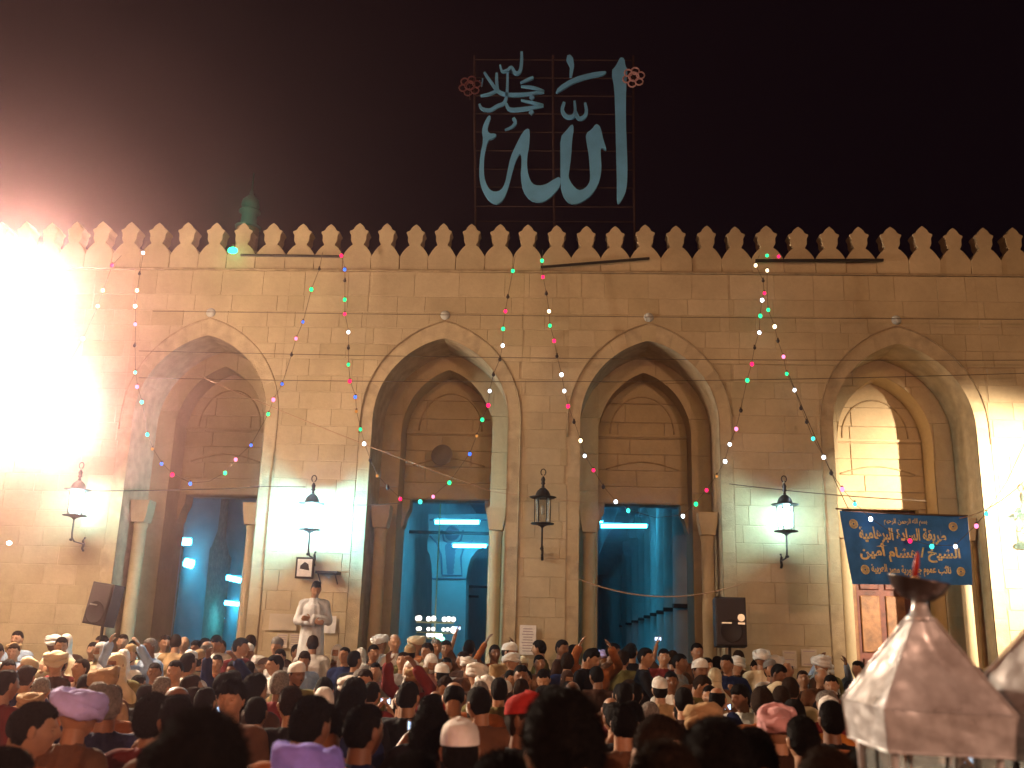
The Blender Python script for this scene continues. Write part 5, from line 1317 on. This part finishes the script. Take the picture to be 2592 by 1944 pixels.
# ---- labels that single each person out
def to_px(v):
    d_ = Vector(v)-Vector((0, 0, CAMZ)); z = d_.dot(AF); return 1296+FPX*d_.dot(AR)/z, 972-FPX*d_.dot(AU)/z
LM = [(95, 'at the far left end'), (235, 'by the tilted loudspeaker'), (350, 'at first doorway left jamb'), (450, 'in the first doorway, left half'), (540, 'in the first doorway, right half'), (640, 'below the pale notices'), (735, 'below the man in white'),
      (820, 'left of the second doorway'), (950, 'in second doorway, left half'), (1060, 'in second doorway, right half'), (1130, 'at middle pier left side'), (1205, 'below the unlit lantern'), (1290, 'at third doorway left jamb'),
      (1400, 'in third doorway, left half'), (1510, 'in third doorway, right half'), (1620, 'by the upright loudspeaker'), (1720, 'below the lantern beside banner'), (1815, 'just left of the banner'), (1950, 'at the wooden door'), (2300, 'beyond the tin lantern')]
def lab(q_):
    hat = q_['hat']; hw_ = {'hair': '%s-haired' % q_['hc'], 'hairlow': 'thick %s-haired' % q_['hc'], 'bald': 'bald'}.get(hat)
    gar = ('%s %s' % (q_['garc'], q_['gar']))
    who = ('%s man in %s' % (hw_, gar)) if hw_ else ('%s%s in %s' % (q_['hatc']+' ', {'turban': 'turbaned man', 'bigturban': 'big-turbaned man', 'cap': 'skullcapped man', 'redcap': 'peak-capped man', 'scarf': 'headscarfed person', 'longscarf': 'headscarfed man'}[hat], gar))
    px, py = to_px((q_['x'], q_['Y'], 1.6)); px /= K
    Yq_ = q_['Y']; row = 'rearmost row' if Yq_ > 13 else 'rear rows' if Yq_ > 11.2 else 'far rows' if Yq_ > 9 else 'middle rows' if Yq_ > 6.5 else 'nearer rows' if Yq_ > 4.2 else 'front rows'
    lm = next(l for x_, l in LM if px < x_) if px < 2300 else LM[-1][1]
    lm = lm if Yq_ > 11.2 else lm.replace('in the ', 'before ').replace('in second', 'before second').replace('in third', 'before third').replace('at ', 'before ').replace('at the', 'before the')
    f_ = (q_['face']+180) % 360-180
    fc = 'facing camera' if abs(f_) < 35 else 'back turned' if abs(f_) > 130 else 'side on'
    ps = {'clap': 'clapping', 'raise': 'arm raised', 'both': 'arms raised', 'film': 'holding up phone', 'fold': 'arms folded', 'down': fc}[q_['pose']]
    return who, ps, row, lm, px
from collections import defaultdict
grp = defaultdict(list)
for q_ in people:
    q_['o']['category'] = 'person'; q_['o']['group'] = 'people in the crowd'
    if 'fixed' in q_: continue
    who, ps, row, lm, px = lab(q_); q_['base'] = '%s, %s, %s, %s' % (who, ps, row, lm); q_['px'] = px; grp[q_['base']].append(q_)
for b_, L_ in grp.items():
    L_.sort(key=lambda q_: q_['px'])
    for i, q_ in enumerate(L_):
        t = b_
        if len(L_) == 2: t += ', left one' if i == 0 else ', right one'
        elif len(L_) > 2: t += ', '+['leftmost', 'second from left', 'third from left', 'fourth from left', 'fifth from left', 'sixth from left'][min(i, 5)]
        wds = t.split()
        if len(wds) > 16: t = ' '.join(w3 for w3 in wds if w3 != 'the').replace(' facing camera', ' facing').replace('rear rows', 'rear').replace('far rows', 'far')
        if len(t.split()) > 16: t = ', '.join(t.split(', ')[:1]+t.split(', ')[2:])
        q_['o']['label'] = t
for q_ in people:
    if 'phone' in q_:
        who, ps, row, lm, px = lab(q_); tag(q_['phone'], 'phone held by %s, %s, %s' % (who.split(',')[0].replace('headscarfed person','headscarf wearer'), row, lm.replace('the ', '')), 'phone', 'phones held up in the crowd')
